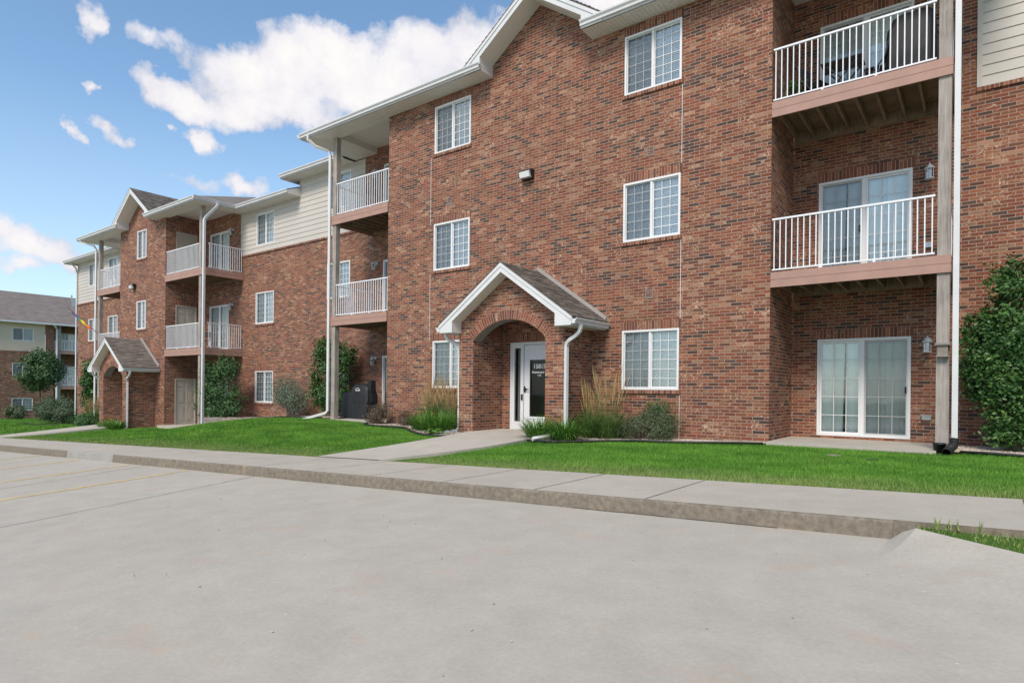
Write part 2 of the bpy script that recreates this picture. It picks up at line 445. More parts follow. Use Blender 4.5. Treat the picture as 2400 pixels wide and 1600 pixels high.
# newer pale kerb segment, joints, cracks, paint
jn = MB()
def strip(mbx, p0, p1, w, zf, off=.004, n=1, jit=0):
    p0 = np.array(p0, float); p1 = np.array(p1, float); d = p1-p0; L = np.hypot(*d); nrm = np.array([-d[1], d[0]])/L*w/2
    pts = []
    for k in range(n+1):
        t = k/n; q = p0+d*t+(nrm/(w/2))*random.uniform(-jit, jit); pts.append(q)
    for a, b in zip(pts, pts[1:]):
        ww = random.uniform(.7, 1.2) if jit else 1
        q = [a-nrm*ww, b-nrm*ww, b+nrm*ww, a+nrm*ww]
        mbx.quad(*[(x, y, zf(x, y)+off) for x, y in q])
def wz(x, y):
    t = (y-5.915)/(7.6-5.915); return kerb_z(x)*(1-t)+walk_z(x)*t
for j in JOIN:
    strip(jn, (j, 5.92), (j+.02, 7.59), .024 if j > 0 else .013, wz, .004, 8, .004)
tag(jn.build('sidewalk_joints', 'crack_dark'), kind='structure')
cr = MB()
for p0, p1 in [((-10.0, 5.85), (-8.95, 1.5)), ((-8.95, 1.5), (-8.4, -6)), ((-14.2, 5.85), (-13.0, 2.2)), ((-13.0, 2.2), (-12.2, -4)), ((-19.4, 5.85), (-17.5, -2)), ((-25, 5.8), (-23, -2))]:
    strip(cr, p0, p1, .014, lot_z, .004, 26, .012)
strip(cr, (-3.6, 5.862), (-1.45, 5.862), .016, lot_z, .006, 20, .006)
strip(cr, (-9, 5.86), (-3.6, 5.86), .007, lot_z, .006, 20, .004)
tag(cr.build('pavement_cracks', 'crack_dark'), kind='structure')
yl = MB()
for p0, p1 in [((-12.26, 5.80), (-11.6, 2.0)), ((-14.86, 5.78), (-14.2, 1.6)), ((-17.77, 5.78), (-17.1, 1.0)), ((-20.72, 5.8), (-20.1, 1)), ((-23.7, 5.8), (-23.1, 1))]:
    strip(yl, p0, p1, .10, lot_z, .005, 20, .003)
tag(yl.build('parking_lines', 'yellow_paint'), kind='structure')
# concrete apron rising at the right end of the kerb
rp = MB()
top = [(-.575, 5.86, -.262), (-.50, 5.78, -.19), (-.40, 5.68, -.125), (-.19, 5.52, -.125), (0, 5.38, -.125), (.24, 5.18, -.12), (.7, 4.85, -.11), (1.6, 4.3, -.09), (4, 3.2, -.03), (9, 1.5, 0)]
bot = [(-.64, 5.80), (-.66, 5.5), (-.66, 5.15), (-.60, 4.75), (-.50, 4.4), (-.32, 4.0), (.1, 3.6), (.9, 3.1), (3.0, 2.0), (8, .2)]
for k in range(len(top)-1):
    (x0, y0, z0), (x1, y1, z1) = top[k], top[k+1]; (u0, v0), (u1, v1) = bot[k], bot[k+1]
    N = 14
    def pt(xa, ya, za, ub, vb, t):
        x_, y_ = xa+(ub-xa)*t, ya+(vb-ya)*t; zl = lot_z(x_, y_)
        return (x_, y_, zl-.004*t+(za-lot_z(xa, ya))*(1-t)**2.2*(1-.35*t))
    for q in range(N):
        a, b = q/N, (q+1)/N
        rp.quad(pt(x0, y0, z0, u0, v0, a), pt(x0, y0, z0, u0, v0, b), pt(x1, y1, z1, u1, v1, b), pt(x1, y1, z1, u1, v1, a))
    rp.quad((x0, y0, z0), (x1, y1, z1), (x1, y1+.05, z1-.3), (x0, y0+.05, z0-.3))
tag(rp.build('concrete_apron', 'lot_concrete', smooth=True), kind='structure')
gp = MB()
for k in range(2, len(top)-1):
    (x0, y0, z0), (x1, y1, z1) = top[k], top[k+1]
    gp.quad((x0, y0, z0-.012), (x1, y1, z1-.012), (x1, 5.9, z1-.03), (x0, 5.9, z0-.03))
tag(gp.build('grass_verge', 'lawn_base'), kind='structure')

# walkways to the porches (flared at the pavement)
def walk_edges(cx, t):
    q = np.maximum(0, 1-np.asarray(t)*1.5)**1.8
    return cx-1.2-.42*q, cx+1.06-.80*q
def walkway(cx, z0, dz):
    mb = MB(); n = 12; y0, y1 = 7.6, 11.9
    rows = []
    for k in range(n+1):
        t = k/n; y = y0+(y1-y0)*t
        l, r = walk_edges(cx, t)
        zz = walk_z(cx-.5*(1-t))*(1-t)+z0*t + .012
        rows.append((l, r, y, walk_z(l)*(1-t)+z0*t+.012, walk_z(r)*(1-t)+z0*t+.012))
    for a, b in zip(rows, rows[1:]):
        mb.quad((a[0], a[2], a[3]), (a[1], a[2], a[4]), (b[1], b[2], b[4]), (b[0], b[2], b[3]))
        mb.quad((a[0], a[2], a[3]), (b[0], b[2], b[3]), (b[0], b[2], b[3]-.3), (a[0], a[2], a[3]-.3))
        mb.quad((a[1], a[2], a[4]), (b[1], b[2], b[4]), (b[1], b[2], b[4]-.3), (a[1], a[2], a[4]-.3))
    mb.quad((cx-1.2, 11.9, z0+.012), (cx+1.2, 11.9, z0+.012), (cx+1.2, 13.3, z0+.03), (cx-1.2, 13.3, z0+.03))
    tag(mb.build('walkway', 'slab_concrete'), kind='structure')
PCX, PCX2 = -9.05, -32.22
walkway(PCX, -.14, 0); walkway(PCX2, -.90, 0)
# patio slabs
def slab(x0, x1, y0, y1, z):
    mb = MB(); mb.box(x0, x1, y0, y1, z-.3, z); tag(mb.build('patio_slab', 'slab_concrete'), kind='structure')
slab(-3.39, -.62, 12.75, P+.02, -.055)
slab(-17.6, -14.74, 12.8, P+.02, -.13)
slab(-29.74, -26.2, 12.7, P+.02, -.84)
slab(-37.6, -34.73, 12.8, P+.02, -1.1)

# ------------------------------------------------------------ walls
def panel(mb, facing, c, a0, a1, z0, z1, ops=(), rev=.09):
    """rectangular wall sheet in plane c with openings and reveals; facing 'S' (-Y), 'N', 'E' (+X), 'W' """
    def pt(a, z, w=0):
        if facing == 'S': return (a, c-w, z)
        if facing == 'N': return (a, c+w, z)
        if facing == 'E': return (c+w, a, z)
        return (c-w, a, z)
    flip = facing in ('N', 'W')
    As = sorted({a0, a1}|{max(a0, min(a1, v)) for o in ops for v in o[:2]}); Zs = sorted({z0, z1}|{max(z0, min(z1, v)) for o in ops for v in o[2:]})
    for i in range(len(As)-1):
        for j in range(len(Zs)-1):
            ca, cz = (As[i]+As[i+1])/2, (Zs[j]+Zs[j+1])/2
            if any(o[0] < ca < o[1] and o[2] < cz < o[3] for o in ops): continue
            q = [pt(As[i], Zs[j]), pt(As[i+1], Zs[j]), pt(As[i+1], Zs[j+1]), pt(As[i], Zs[j+1])]
            if flip: q.reverse()
            mb.quad(*q)
    for o in ops:
        x0, x1, y0, y1 = o
        for (pa, pb) in (((x0, y0), (x0, y1)), ((x0, y1), (x1, y1)), ((x1, y1), (x1, y0)), ((x1, y0), (x0, y0))):
            mb.quad(pt(pa[0], pa[1]), pt(pa[0], pa[1], -rev), pt(pb[0], pb[1], -rev), pt(pb[0], pb[1]))
def siding(mb, facing, c, a0, a1, z0, z1, ops=(), lap=.2):
    def pt(a, z, w=0):
        return (a, c-w, z) if facing == 'S' else ((c+w, a, z) if facing == 'E' else (c-w, a, z))
    z = z0
    while z < z1-1e-6:
        zt = min(z+lap, z1)
        cuts = sorted({z, zt}|{v for o in ops for v in o[2:] if z < v < zt})
        for za, zb in zip(cuts, cuts[1:]):
            zm = (za+zb)/2; iv = [(a0, a1)]
            for o in ops:
                if o[2] < zm < o[3]:
                    nv = []
                    for p, q in iv:
                        if o[1] <= p or o[0] >= q: nv.append((p, q)); continue
                        if o[0] > p: nv.append((p, o[0]))
                        if o[1] < q: nv.append((o[1], q))
                    iv = nv
            wa = .017*(1-(za-z)/lap)+.002; wb = .017*(1-(zb-z)/lap)+.002
            for p, q in iv:
                mb.quad(pt(p, za, wa), pt(q, za, wa), pt(q, zb, wb), pt(p, zb, wb))
                if za == z: mb.quad(pt(p, za, 0), pt(q, za, 0), pt(q, za, wa), pt(p, za, wa))
        z = zt

def win_ops(x0, w, zo, n=(0, 1, 2), zs=ZS, wh=WH): return [(x0, x0+w, zs+zo+H*i, zs+zo+H*i+wh) for i in n]
WA, WB, WN, WM, WL_ = -12.75, -6.66, -20.2, -25.22, -32.76
WW = 1.375
bld = empty('apartment_building', 'long three-storey red brick apartment building with white balconies, gables and an arched entry porch', 'building', (-9, 13, 0))
BO = Vector((-9, 13, 0))
def bpart(mb, name, mat, parent=None, smooth=False, label=None):
    o = mb.build(name, mat, smooth=smooth)
    if parent is None:
        o.parent = bld; o.matrix_parent_inverse = Matrix.Translation(-BO)
    else:
        o.parent = parent; o.matrix_parent_inverse = (Matrix.Translation(-BO) if parent is bld else Matrix.Identity(4))
    if label: o['label'] = label
    return o
ENTRY = (-9.93, -8.30, -.13, 2.15)
ENTRY2 = (PCX2-.88, PCX2+.75, -.9, 1.38)
SLW, SLH = 1.72, 2.07
SX = {'R': -2.87, 'N': -16.98, 'LB': -29.22}
def slops(x, zo=0): return [(x, x+SLW, zo+H*i+.0, zo+H*i+SLH) for i in range(3)]
# main block
w = MB()
def gable(mb, cx, so, y=D):
    mb.quad((cx-1.54, y, so), (cx+1.54, y, so), (cx+1.54, y, so+.29+.05), (cx, y, so+1.42), (cx-1.54, y, so+.29+.05))
panel(w, 'S', D, -14.73, -3.40, -.8, SOF, win_ops(WA, WW, 0)+win_ops(WB, WW, 0)+[ENTRY])
gable(w, -9.07, SOF)
panel(w, 'E', -3.40, D, P, -.6, 9.6); panel(w, 'W', -14.73, D, P, -.6, 9.6)
bpart(w, 'brick_wall', 'brick')
# right wing
w = MB()
panel(w, 'S', P, -3.40, -.13, -.6, 9.6, slops(SX['R'])); panel(w, 'S', P, -.13, 6, -.6, 6.75)
panel(w, 'E', 6, P, 29, -.6, 9.4)
bpart(w, 'brick_wall', 'brick')
# middle wing
w = MB()
opsN = win_ops(WN, WW, 0, (0, 1)); opsM = win_ops(WM, WW, ZL, (0, 1))
panel(w, 'S', P, -17.98, -14.73, -.6, 9.6, slops(SX['N'])); panel(w, 'S', P, -26.45, -17.98, -1.2, 6.75, opsN+opsM)
panel(w, 'S', P, -29.75, -26.45, -1.5, 8.9, slops(SX['LB'], ZL-.08))
bpart(w, 'brick_wall', 'brick')
# left block
w = MB()
panel(w, 'S', D, -34.72, -29.75, -1.8, SOF+ZL-.02, [(WL_, WL_+1.02, a, b) for _, _, a, b in win_ops(WL_, 1, ZL, (1, 2))]+[ENTRY2])
gable(w, -32.23, SOF+ZL-.02)
DZ = [-.84, -.84+H, -.84+2*H]
panel(w, 'E', -29.75, D, P, -1.8, 8.9, [(13.46, 14.42, z, z+2.13) for z in DZ], rev=.05); panel(w, 'W', -34.72, D, P, -1.8, 8.9)
bpart(w, 'brick_wall', 'brick')
# far left wing
w = MB()
opsF = [(x, x+1.4, ZS+ZL+H*i, ZS+ZL+H*i+WH) for i in (0, 1, 2) for x in (-44.15, -41.15)]
panel(w, 'S', P, -45.9, -34.72, -2.2, 6.07, [o for o in opsF if o[3] < 6]); panel(w, 'W', -45.9, P, 29, -2.5, 8.6); panel(w, 'N', 29, -45.9, 6, -2.5, 8.6)
bpart(w, 'brick_wall', 'brick')
# rowlock courses: under the siding, sills, soldier lintels
def ledge(x0, x1, z, y=P):
    m = MB(); m.box(x0, x1, y-.045, y+.02, z-.075, z); bpart(m, 'brick_ledge', 'soldier_brick')
ledge(-.13, 6, 6.75); ledge(-26.45, -17.98, 6.75); ledge(-45.95, -34.72, 6.07)
def lintel(x0, x1, z, y, h=.205):
    m = MB(); m.box(x0-.04, x1+.04, y-.006, y+.03, z+.002, z+h); bpart(m, 'brick_lintel', 'soldier_brick')
for x in (WA, WB):
    for i in range(3): lintel(x, x+WW, ZS+WH+H*i, D, .205 if i < 2 else .19)
for i in (0, 1): lintel(WN, WN+WW, ZS+WH+H*i, P); lintel(WM, WM+WW, ZS+ZL+WH+H*i, P)
for i in (1, 2): lintel(WL_, WL_+1.02, ZS+ZL+WH+H*i, D, .19)
for k, zo in (('R', 0), ('N', 0), ('LB', ZL-.08)):
    for i in range(3): lintel(SX[k], SX[k]+SLW, zo+SLH+H*i, P)
for z in DZ:
    m = MB(); m.box(-29.77, -29.744, 13.42, 14.46, z+2.132, z+2.33); bpart(m, 'brick_lintel', 'soldier_brick')
# siding
w = MB(); siding(w, 'S', P, -.05, 6, 6.76, SOF-.03); bpart(w, 'siding_wall', 'siding')
w = MB()
siding(w, 'S', P, -21.97, -17.99, 6.76, 9.30, win_ops(WN, WW, 0, (2,))); siding(w, 'S', P, -26.44, -21.97, 6.76, 8.62, win_ops(WM, WW, ZL, (2,)))
siding(w, 'W', -22.0, P, P+6, 8.4, 9.3)
bpart(w, 'siding_wall', 'siding')
w = MB(); siding(w, 'S', P, -45.87, -34.73, 6.08, 8.62, [o for o in opsF if o[2] > 6]); bpart(w, 'siding_wall', 'siding')
for x, z0, z1, yy in ((-.13, 6.76, SOF, P), (-22.02, 8.55, 9.3, P), (-26.45, 6.76, 8.62, P), (-45.95, 6.08, 8.62, P), (-18.03, 6.76, 9.3, P)):
    ww_ = .085 if x in (-.13,) else .05
    w = MB(); w.box(x, x+ww_, yy-.03, yy+.02, z0, z1); bpart(w, 'corner_trim', 'siding')
# control joints in the brickwork
for x in (-12.9, -5.272):
    for a, b in ((ZS+WH+.0, ZS+H-.09), (ZS+WH+H, ZS+2*H-.09), (-.2, ZS-.09)):
        xx = x if x < -10 else -5.268
        if x < -10 and a < 0: continue
        w = MB(); w.box(xx-.006, xx+.006, D-.004, D+.01, a, b); bpart(w, 'control_joint', 'white_trim')

# ------------------------------------------------------------ windows
def frame_boxes(m, x0, x1, z0, z1, t, y0, y1):
    m.box(x0, x1, y0, y1, z0, z0+t); m.box(x0, x1, y0, y1, z1-t, z1)
    m.box(x0, x0+t, y0, y1, z0+t, z1-t); m.box(x1-t, x1, y0, y1, z0+t, z1-t)
def make_window(wd, ht, screen='L', cols=3, rows=6, blind=True, gap=0.0, name='window'):
    """origin at lower left corner of the opening, on the wall plane, facing -Y"""
    m = MB(); T = .045
    frame_boxes(m, 0, wd, 0, ht, T, -.018, .075)
    cx = wd/2; m.box(cx-.024, cx+.024, .0, .07, T, ht-T)
    for (a, b) in ((T, cx-.024), (cx+.024, wd-T)): frame_boxes(m, a+.001, b-.001, T+.001, ht-T-.001, .022, .022 if a == T else .03, .06)
    root = m.build(name, 'white_vinyl')
    g = MB()
    g.quad((T+.02, .045, T+.02), (cx-.04, .045, T+.02), (cx-.04, .045, ht-T-.02), (T+.02, .045, ht-T-.02))
    g.quad((cx+.04, .05, T+.02), (wd-T-.02, .05, T+.02), (wd-T-.02, .05, ht-T-.02), (cx+.04, .05, ht-T-.02))
    g.build('pane', 'glass', root)
    g = MB()
    for (a, b) in ((T+.02, cx-.045), (cx+.045, wd-T-.02)):
        for k in range(1, cols): x = a+(b-a)*k/cols; g.box(x-.0065, x+.0065, .034, .041, T+.02, ht-T-.02)
        for k in range(1, rows): z = T+(ht-2*T)*k/rows; g.box(a, b, .0345, .0405, z-.0065, z+.0065)
    g.build('grille', 'white_vinyl', root)
    if screen:
        g = MB(); a, b = (T+.02, cx-.03) if screen == 'L' else (cx+.03, wd-T-.02)
        g.quad((a, .019, T+.01), (b, .019, T+.01), (b, .019, ht-T-.01), (a, .019, ht-T-.01)); g.build('insect_screen', 'insect_screen', root)
    if blind:
        g = MB(); z = T+.02+gap
        while z < ht-T:
            g.quad((T, .090, z-.004), (wd-T, .090, z-.004), (wd-T, .101, z+.043), (T, .101, z+.043)); z += .0425
        g.box(T, wd-T, .079, .105, T+gap-.0, T+gap+.02)
        g.build('blind', 'blind_white', root)
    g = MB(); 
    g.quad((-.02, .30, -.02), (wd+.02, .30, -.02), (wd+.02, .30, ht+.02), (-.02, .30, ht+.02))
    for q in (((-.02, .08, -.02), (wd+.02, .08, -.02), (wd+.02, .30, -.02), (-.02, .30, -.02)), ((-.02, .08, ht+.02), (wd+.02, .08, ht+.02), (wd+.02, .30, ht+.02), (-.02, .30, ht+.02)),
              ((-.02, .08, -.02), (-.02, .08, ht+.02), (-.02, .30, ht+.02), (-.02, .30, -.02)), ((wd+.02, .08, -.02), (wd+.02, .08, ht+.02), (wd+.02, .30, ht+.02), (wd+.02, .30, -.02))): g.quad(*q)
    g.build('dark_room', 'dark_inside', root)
    return root
def add_sill(root, wd):
    m = MB(); m.box(-.05, wd+.04, -.04, .01, -.085, -.003); m.build('sill', 'soldier_brick', root)
protoW = make_window(WW, WH); add_sill(protoW, WW)
protoS = make_window(WW, WH, gap=.0)
protoL = make_window(1.02, WH, cols=2); add_sill(protoL, 1.02)
used = {}
def place(proto, x, y, z, label=None, parent=bld, rz=0):
    if proto.name not in used: used[proto.name] = 1; o = proto
    else: o = copy_tree(proto)
    o.parent = parent; o.matrix_parent_inverse = Matrix.Translation(-BO) if parent is bld else Matrix.Identity(4)
    o.location = (x, y, z); o.rotation_euler = (0, 0, rz)
    if label: o['label'] = label
    return o
for x in (WA, WB):
    for i in range(3): place(protoW, x, D, ZS+H*i)
for i in (0, 1): place(protoW, WN, P, ZS+H*i)
for i in (0, 1): place(protoW, WM, P, ZS+ZL+H*i)
place(protoS, WN, P, ZS+2*H); place(protoS, WM, P, ZS+ZL+2*H)
for o in opsF: place(protoS if o[2] > 6 else protoW, o[0], P, o[2])
for i in (1, 2): place(protoL, WL_, D, ZS+ZL+H*i)

def make_slider(screen='R', name='sliding_door'):
    wd, ht = SLW, SLH; m = MB(); T = .05
    frame_boxes(m, 0, wd, 0, ht, T, -.01, .09)
    cx = wd/2; m.box(cx-.035, cx+.035, .01, .085, T, ht-T)
    for (a, b) in ((T, cx-.035), (cx+.035, wd-T)): frame_boxes(m, a+.001, b-.001, T+.001, ht-T-.001, .035, .03, .07)
    root = m.build(name, 'white_vinyl')
    g = MB()
    for a, b in ((T+.02, cx-.04), (cx+.04, wd-T-.02)): g.quad((a, .055, T+.02), (b, .055, T+.02), (b, .055, ht-T-.02), (a, .055, ht-T-.02))
    g.build('pane', 'glass', root)
    g = MB()
    for a, b in ((T+.03, cx-.06), (cx+.06, wd-T-.03)):
        for k in range(1, 3): x = a+(b-a)*k/3; g.box(x-.0065, x+.0065, .040, .048, T+.03, ht-T-.03)
        for k in range(1, 5): z = T+(ht-2*T)*k/5; g.box(a, b, .0405, .0475, z-.0065, z+.0065)
    g.build('grille', 'white_vinyl', root)
    g = MB(); a, b = (T+.02, cx-.04) if screen == 'L' else (cx+.04, wd-T-.02)
    g.quad((a, .018, T+.01), (b, .018, T+.01), (b, .018, ht-T-.01), (a, .018, ht-T-.01)); g.build('insect_screen', 'insect_screen', root)
    g = MB(); hx = wd-T-.05 if screen == 'R' else cx-.09
    g.box(hx, hx+.03, -.035, .02, .92, 1.05); g.build('handle', 'black_metal', root)
    g = MB(); x = T; k = 0
    while x < wd-T:
        skip = abs(x-(T+.43)) < .045
        if not skip:
            dy = .012*math.sin(k*1.3); ww2 = .086
            g.quad((x, .105+dy, .04), (x+ww2, .13-dy, .04), (x+ww2, .13-dy, ht-.06), (x, .105+dy, ht-.06))
        else:
            g.quad((x, .14, .04), (x+.02, .165, .04), (x+.055, .165, ht-.06), (x, .14, ht-.06))
        x += .082; k += 1
    g.build('blind', 'curtain', root)
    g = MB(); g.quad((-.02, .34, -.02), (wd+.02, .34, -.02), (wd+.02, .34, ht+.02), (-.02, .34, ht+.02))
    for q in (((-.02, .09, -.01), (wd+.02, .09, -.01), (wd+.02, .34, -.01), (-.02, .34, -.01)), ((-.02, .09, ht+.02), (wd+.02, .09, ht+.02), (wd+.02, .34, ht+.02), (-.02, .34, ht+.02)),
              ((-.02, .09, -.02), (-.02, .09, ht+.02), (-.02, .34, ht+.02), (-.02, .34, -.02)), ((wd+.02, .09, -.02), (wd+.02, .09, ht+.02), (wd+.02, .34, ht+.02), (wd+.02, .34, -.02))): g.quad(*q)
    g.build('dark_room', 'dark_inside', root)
    return root
sR, sL = make_slider('R'), make_slider('L')
place(sR, SX['R'], P, 0); place(sL, SX['R'], P, H); place(sL, SX['R'], P, 2*H)
for i in range(3): place(sL, SX['N'], P, H*i); place(sL, SX['LB'], P, ZL-.08+H*i)

# beige six-panel doors on the left block, facing +X
def panel_door():
    m = MB(); W_, Hh = .96, 2.13
    m.box(-.05, -.03, .04, W_-.04, 0, Hh-.04)
    m2 = MB()
    for (y0, y1) in ((.16, .42), (.54, .80)):
        for (z0, z1) in ((.18, .86), (1.0, 1.62), (1.74, 1.97)):
            frame_boxes(m2, y0, y1, z0, z1, .03, 0, .014); m.box(-.031, -.016, y0+.05, y1-.05, z0+.05, z1-.05)
    m.v += [(-.031+b, a, c) for a, b, c in m2.v][0:0]
    k0 = len(m.v); m.v += [(-.031+b, a, c) for a, b, c in m2.v]; m.f += [tuple(k0+i for i in f) for f in m2.f]
    root = m.build('panel_door', 'door_beige')
    f = MB(); f.box(-.05, .012, 0, .045, 0, Hh); f.box(-.05, .012, W_-.045, W_, 0, Hh); f.box(-.05, .012, .045, W_-.045, Hh-.045, Hh); f.build('door_frame', 'door_beige', root)
    k = MB(); k.tube([(-.03, .85, 1.0), (.04, .85, 1.0)], .022, 8); k.lathe((.03, .85, .97), [(.01, 0), (.03, .01), (.03, .05), (.01, .06)], 10); k.build('handle', 'steel', root)
    return root
pd = panel_door()
for z in DZ: place(pd, -29.75, 13.46, z)
# ------------------------------------------------------------ entry door (glazed, with sidelight)
def entry_door(x0, z0):
    wd, ht = 1.63, 2.28
    m = MB()
    m.box(0, .07, -.0, .1, 0, ht); m.box(wd-.07, wd, 0, .1, 0, ht); m.box(.07, wd-.07, 0, .1, ht-.07, ht); m.box(.37, .43, 0, .1, 0, ht-.07)
    m.box(.07, .37, .01, .09, 0, .22); m.box(-.02, wd+.02, -.015, .02, ht, ht+.03)
    m.box(.07, .13, .012, .088, .22, ht-.07); m.box(.33, .37, .012, .088, .22, ht-.07); m.box(.13, .33, .012, .088, ht-.15, ht-.07)
    root = m.build('entry_door', 'door_white')
    l = MB(); a, b = .44, wd-.075
    frame_boxes(l, a, b, .02, ht-.08, .17, .03, .075); l.box(a+.17, b-.17, .031, .074, .19, .36); l.box(a+.17, b-.17, .031, .074, ht-.46, ht-.25)
    l.box(a+.12, b-.12, .018, .03, .31, .35)
    leaf = l.build('door_leaf', 'door_white', root)
    g = MB(); g.quad((a+.17, .05, .36), (b-.17, .05, .36), (b-.17, .05, ht-.46), (a+.17, .05, ht-.46))
    g.build('pane', 'glass_dark', leaf)
    g = MB(); g.quad((.13, .05, .22), (.33, .05, .22), (.33, .05, ht-.15), (.13, .05, ht-.15)); g.build('side_pane', 'glass_dark', root)
    k = MB(); k.box(.455, .475, -.0, .03, .98, 1.14); k.tube([(.49, -.03, 1.06), (.49, .03, 1.06)], .035, 12); k.tube([(.49, -.03, 1.06), (.62, -.035, 1.06)], .012, 8); k.box(.375, .42, -.03, 0, .78, .93)
    k.build('handle', 'black_metal', root)
    cur = MB(); cur.quad((.11, .2, .05), (.2, .2, .05), (.2, .2, ht-.1), (.11, .2, ht-.1)); cur.build('blind', 'blind_white', root)
    g = MB(); y = .9
    g.quad((-.3, y, -.0), (wd+.3, y, 0), (wd+.3, y, ht), (-.3, y, ht)); g.quad((-.3, .1, 0), (-.3, y, 0), (-.3, y, ht), (-.3, .1, ht)); g.quad((wd+.3, .1, 0), (wd+.3, y, 0), (wd+.3, y, ht), (wd+.3, .1, ht))
    g.quad((-.3, .1, 0), (wd+.3, .1, 0), (wd+.3, y, 0), (-.3, y, 0)); g.quad((-.3, .1, ht), (wd+.3, .1, ht), (wd+.3, y, ht), (-.3, y, ht))
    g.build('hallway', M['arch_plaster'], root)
    root.parent = bld; root.matrix_parent_inverse = Matrix.Translation(-BO); root.location = (x0, D+.02, z0)
    return root, leaf
ed, leaf = entry_door(ENTRY[0], ENTRY[2]); ed2, leaf2 = entry_door(ENTRY2[0], ENTRY2[2])
def text(s, size, x, z, parent, bold=0.0):
    c = bpy.data.curves.new('door_lettering', 'FONT'); c.body = s; c.size = size; c.align_x = 'CENTER'; c.extrude = .0008; c.offset = bold
    o = bpy.data.objects.new('door_lettering', c); col.objects.link(o)
    dg = bpy.context.evaluated_depsgraph_get(); me = bpy.data.meshes.new_from_object(o.evaluated_get(dg))
    bpy.data.objects.remove(o); me.materials.clear(); me.materials.append(M['letter_white'])
    o = bpy.data.objects.new('door_lettering', me); col.objects.link(o); o.parent = parent
    o.location = (x, .045, z); o.rotation_euler = (rad(90), 0, 0)
# lettering sits on the door glass
text('15815', .155, .905, 1.60, leaf, .004); text('Rosewood St.', .085, .915, 1.475, leaf, .002); text('1-12', .065, .90, 1.40, leaf, .002)

# ------------------------------------------------------------ gutters, soffits, roofs
def gutter(p0, p1, out, parent=None, hgt=.125, wdt=.115, name='gutter', fascia=.045):
    p0 = Vector(p0); p1 = Vector(p1); o = Vector(out); m = MB()
    prof = [(0, 0), (.07, 0), (.075, .05), (wdt-.004, hgt-.035), (wdt, hgt-.012), (wdt, hgt), (wdt-.012, hgt), (wdt-.014, hgt-.03), (0, hgt-.03)]
    m.prism([tuple(p0+o*a+Vector((0, 0, b))) for a, b in prof], tuple(p1-p0))
    # fascia strip below and behind the gutter
    q = [(-.02, -fascia), (.006, -fascia), (.006, .0), (-.02, .0)]
    m.prism([tuple(p0+o*a+Vector((0, 0, b-.0))) for a, b in q], tuple(p1-p0))
    return bpart(m, name, 'white_trim', parent)
def courses(mb, e0, e1, r1, r0, step=.135, lift=.02, base=0.0):
    """overlapping shingle courses: e0-e1 the eave line, r0-r1 the ridge line"""
    e0, e1, r0, r1 = map(Vector, (e0, e1, r0, r1)); nrm = (e1-e0).cross(r0-e0).normalized()
    if nrm.z < 0: nrm = -nrm
    L = (r0-e0).length; n = max(2, round(L/step))
    for k in range(n):
        a, b = k/n, (k+1)/n
        p0, p1 = e0.lerp(r0, a), e1.lerp(r1, a); q0, q1 = e0.lerp(r0, b), e1.lerp(r1, b); W_ = (p1-p0).length
        # tabs of uneven thickness along the course
        t = 0; ts = [0]
        while t < 1: t = min(1, t+random.uniform(.12, .34)/W_); ts.append(t)
        for ta, tb_ in zip(ts, ts[1:]):
            l = nrm*(lift*random.uniform(.45, 1.35)+base); z_ = nrm*base
            A, B, C_, D_ = p0.lerp(p1, ta)+l, p0.lerp(p1, tb_)+l, q0.lerp(q1, tb_)+z_, q0.lerp(q1, ta)+z_
            mb.quad(tuple(A), tuple(B), tuple(C_), tuple(D_)); mb.quad(tuple(A), tuple(A-l+z_), tuple(B-l+z_), tuple(B))
YF = 12.47   # fascia line of the blocks
YW = 14.22   # fascia line of the wings
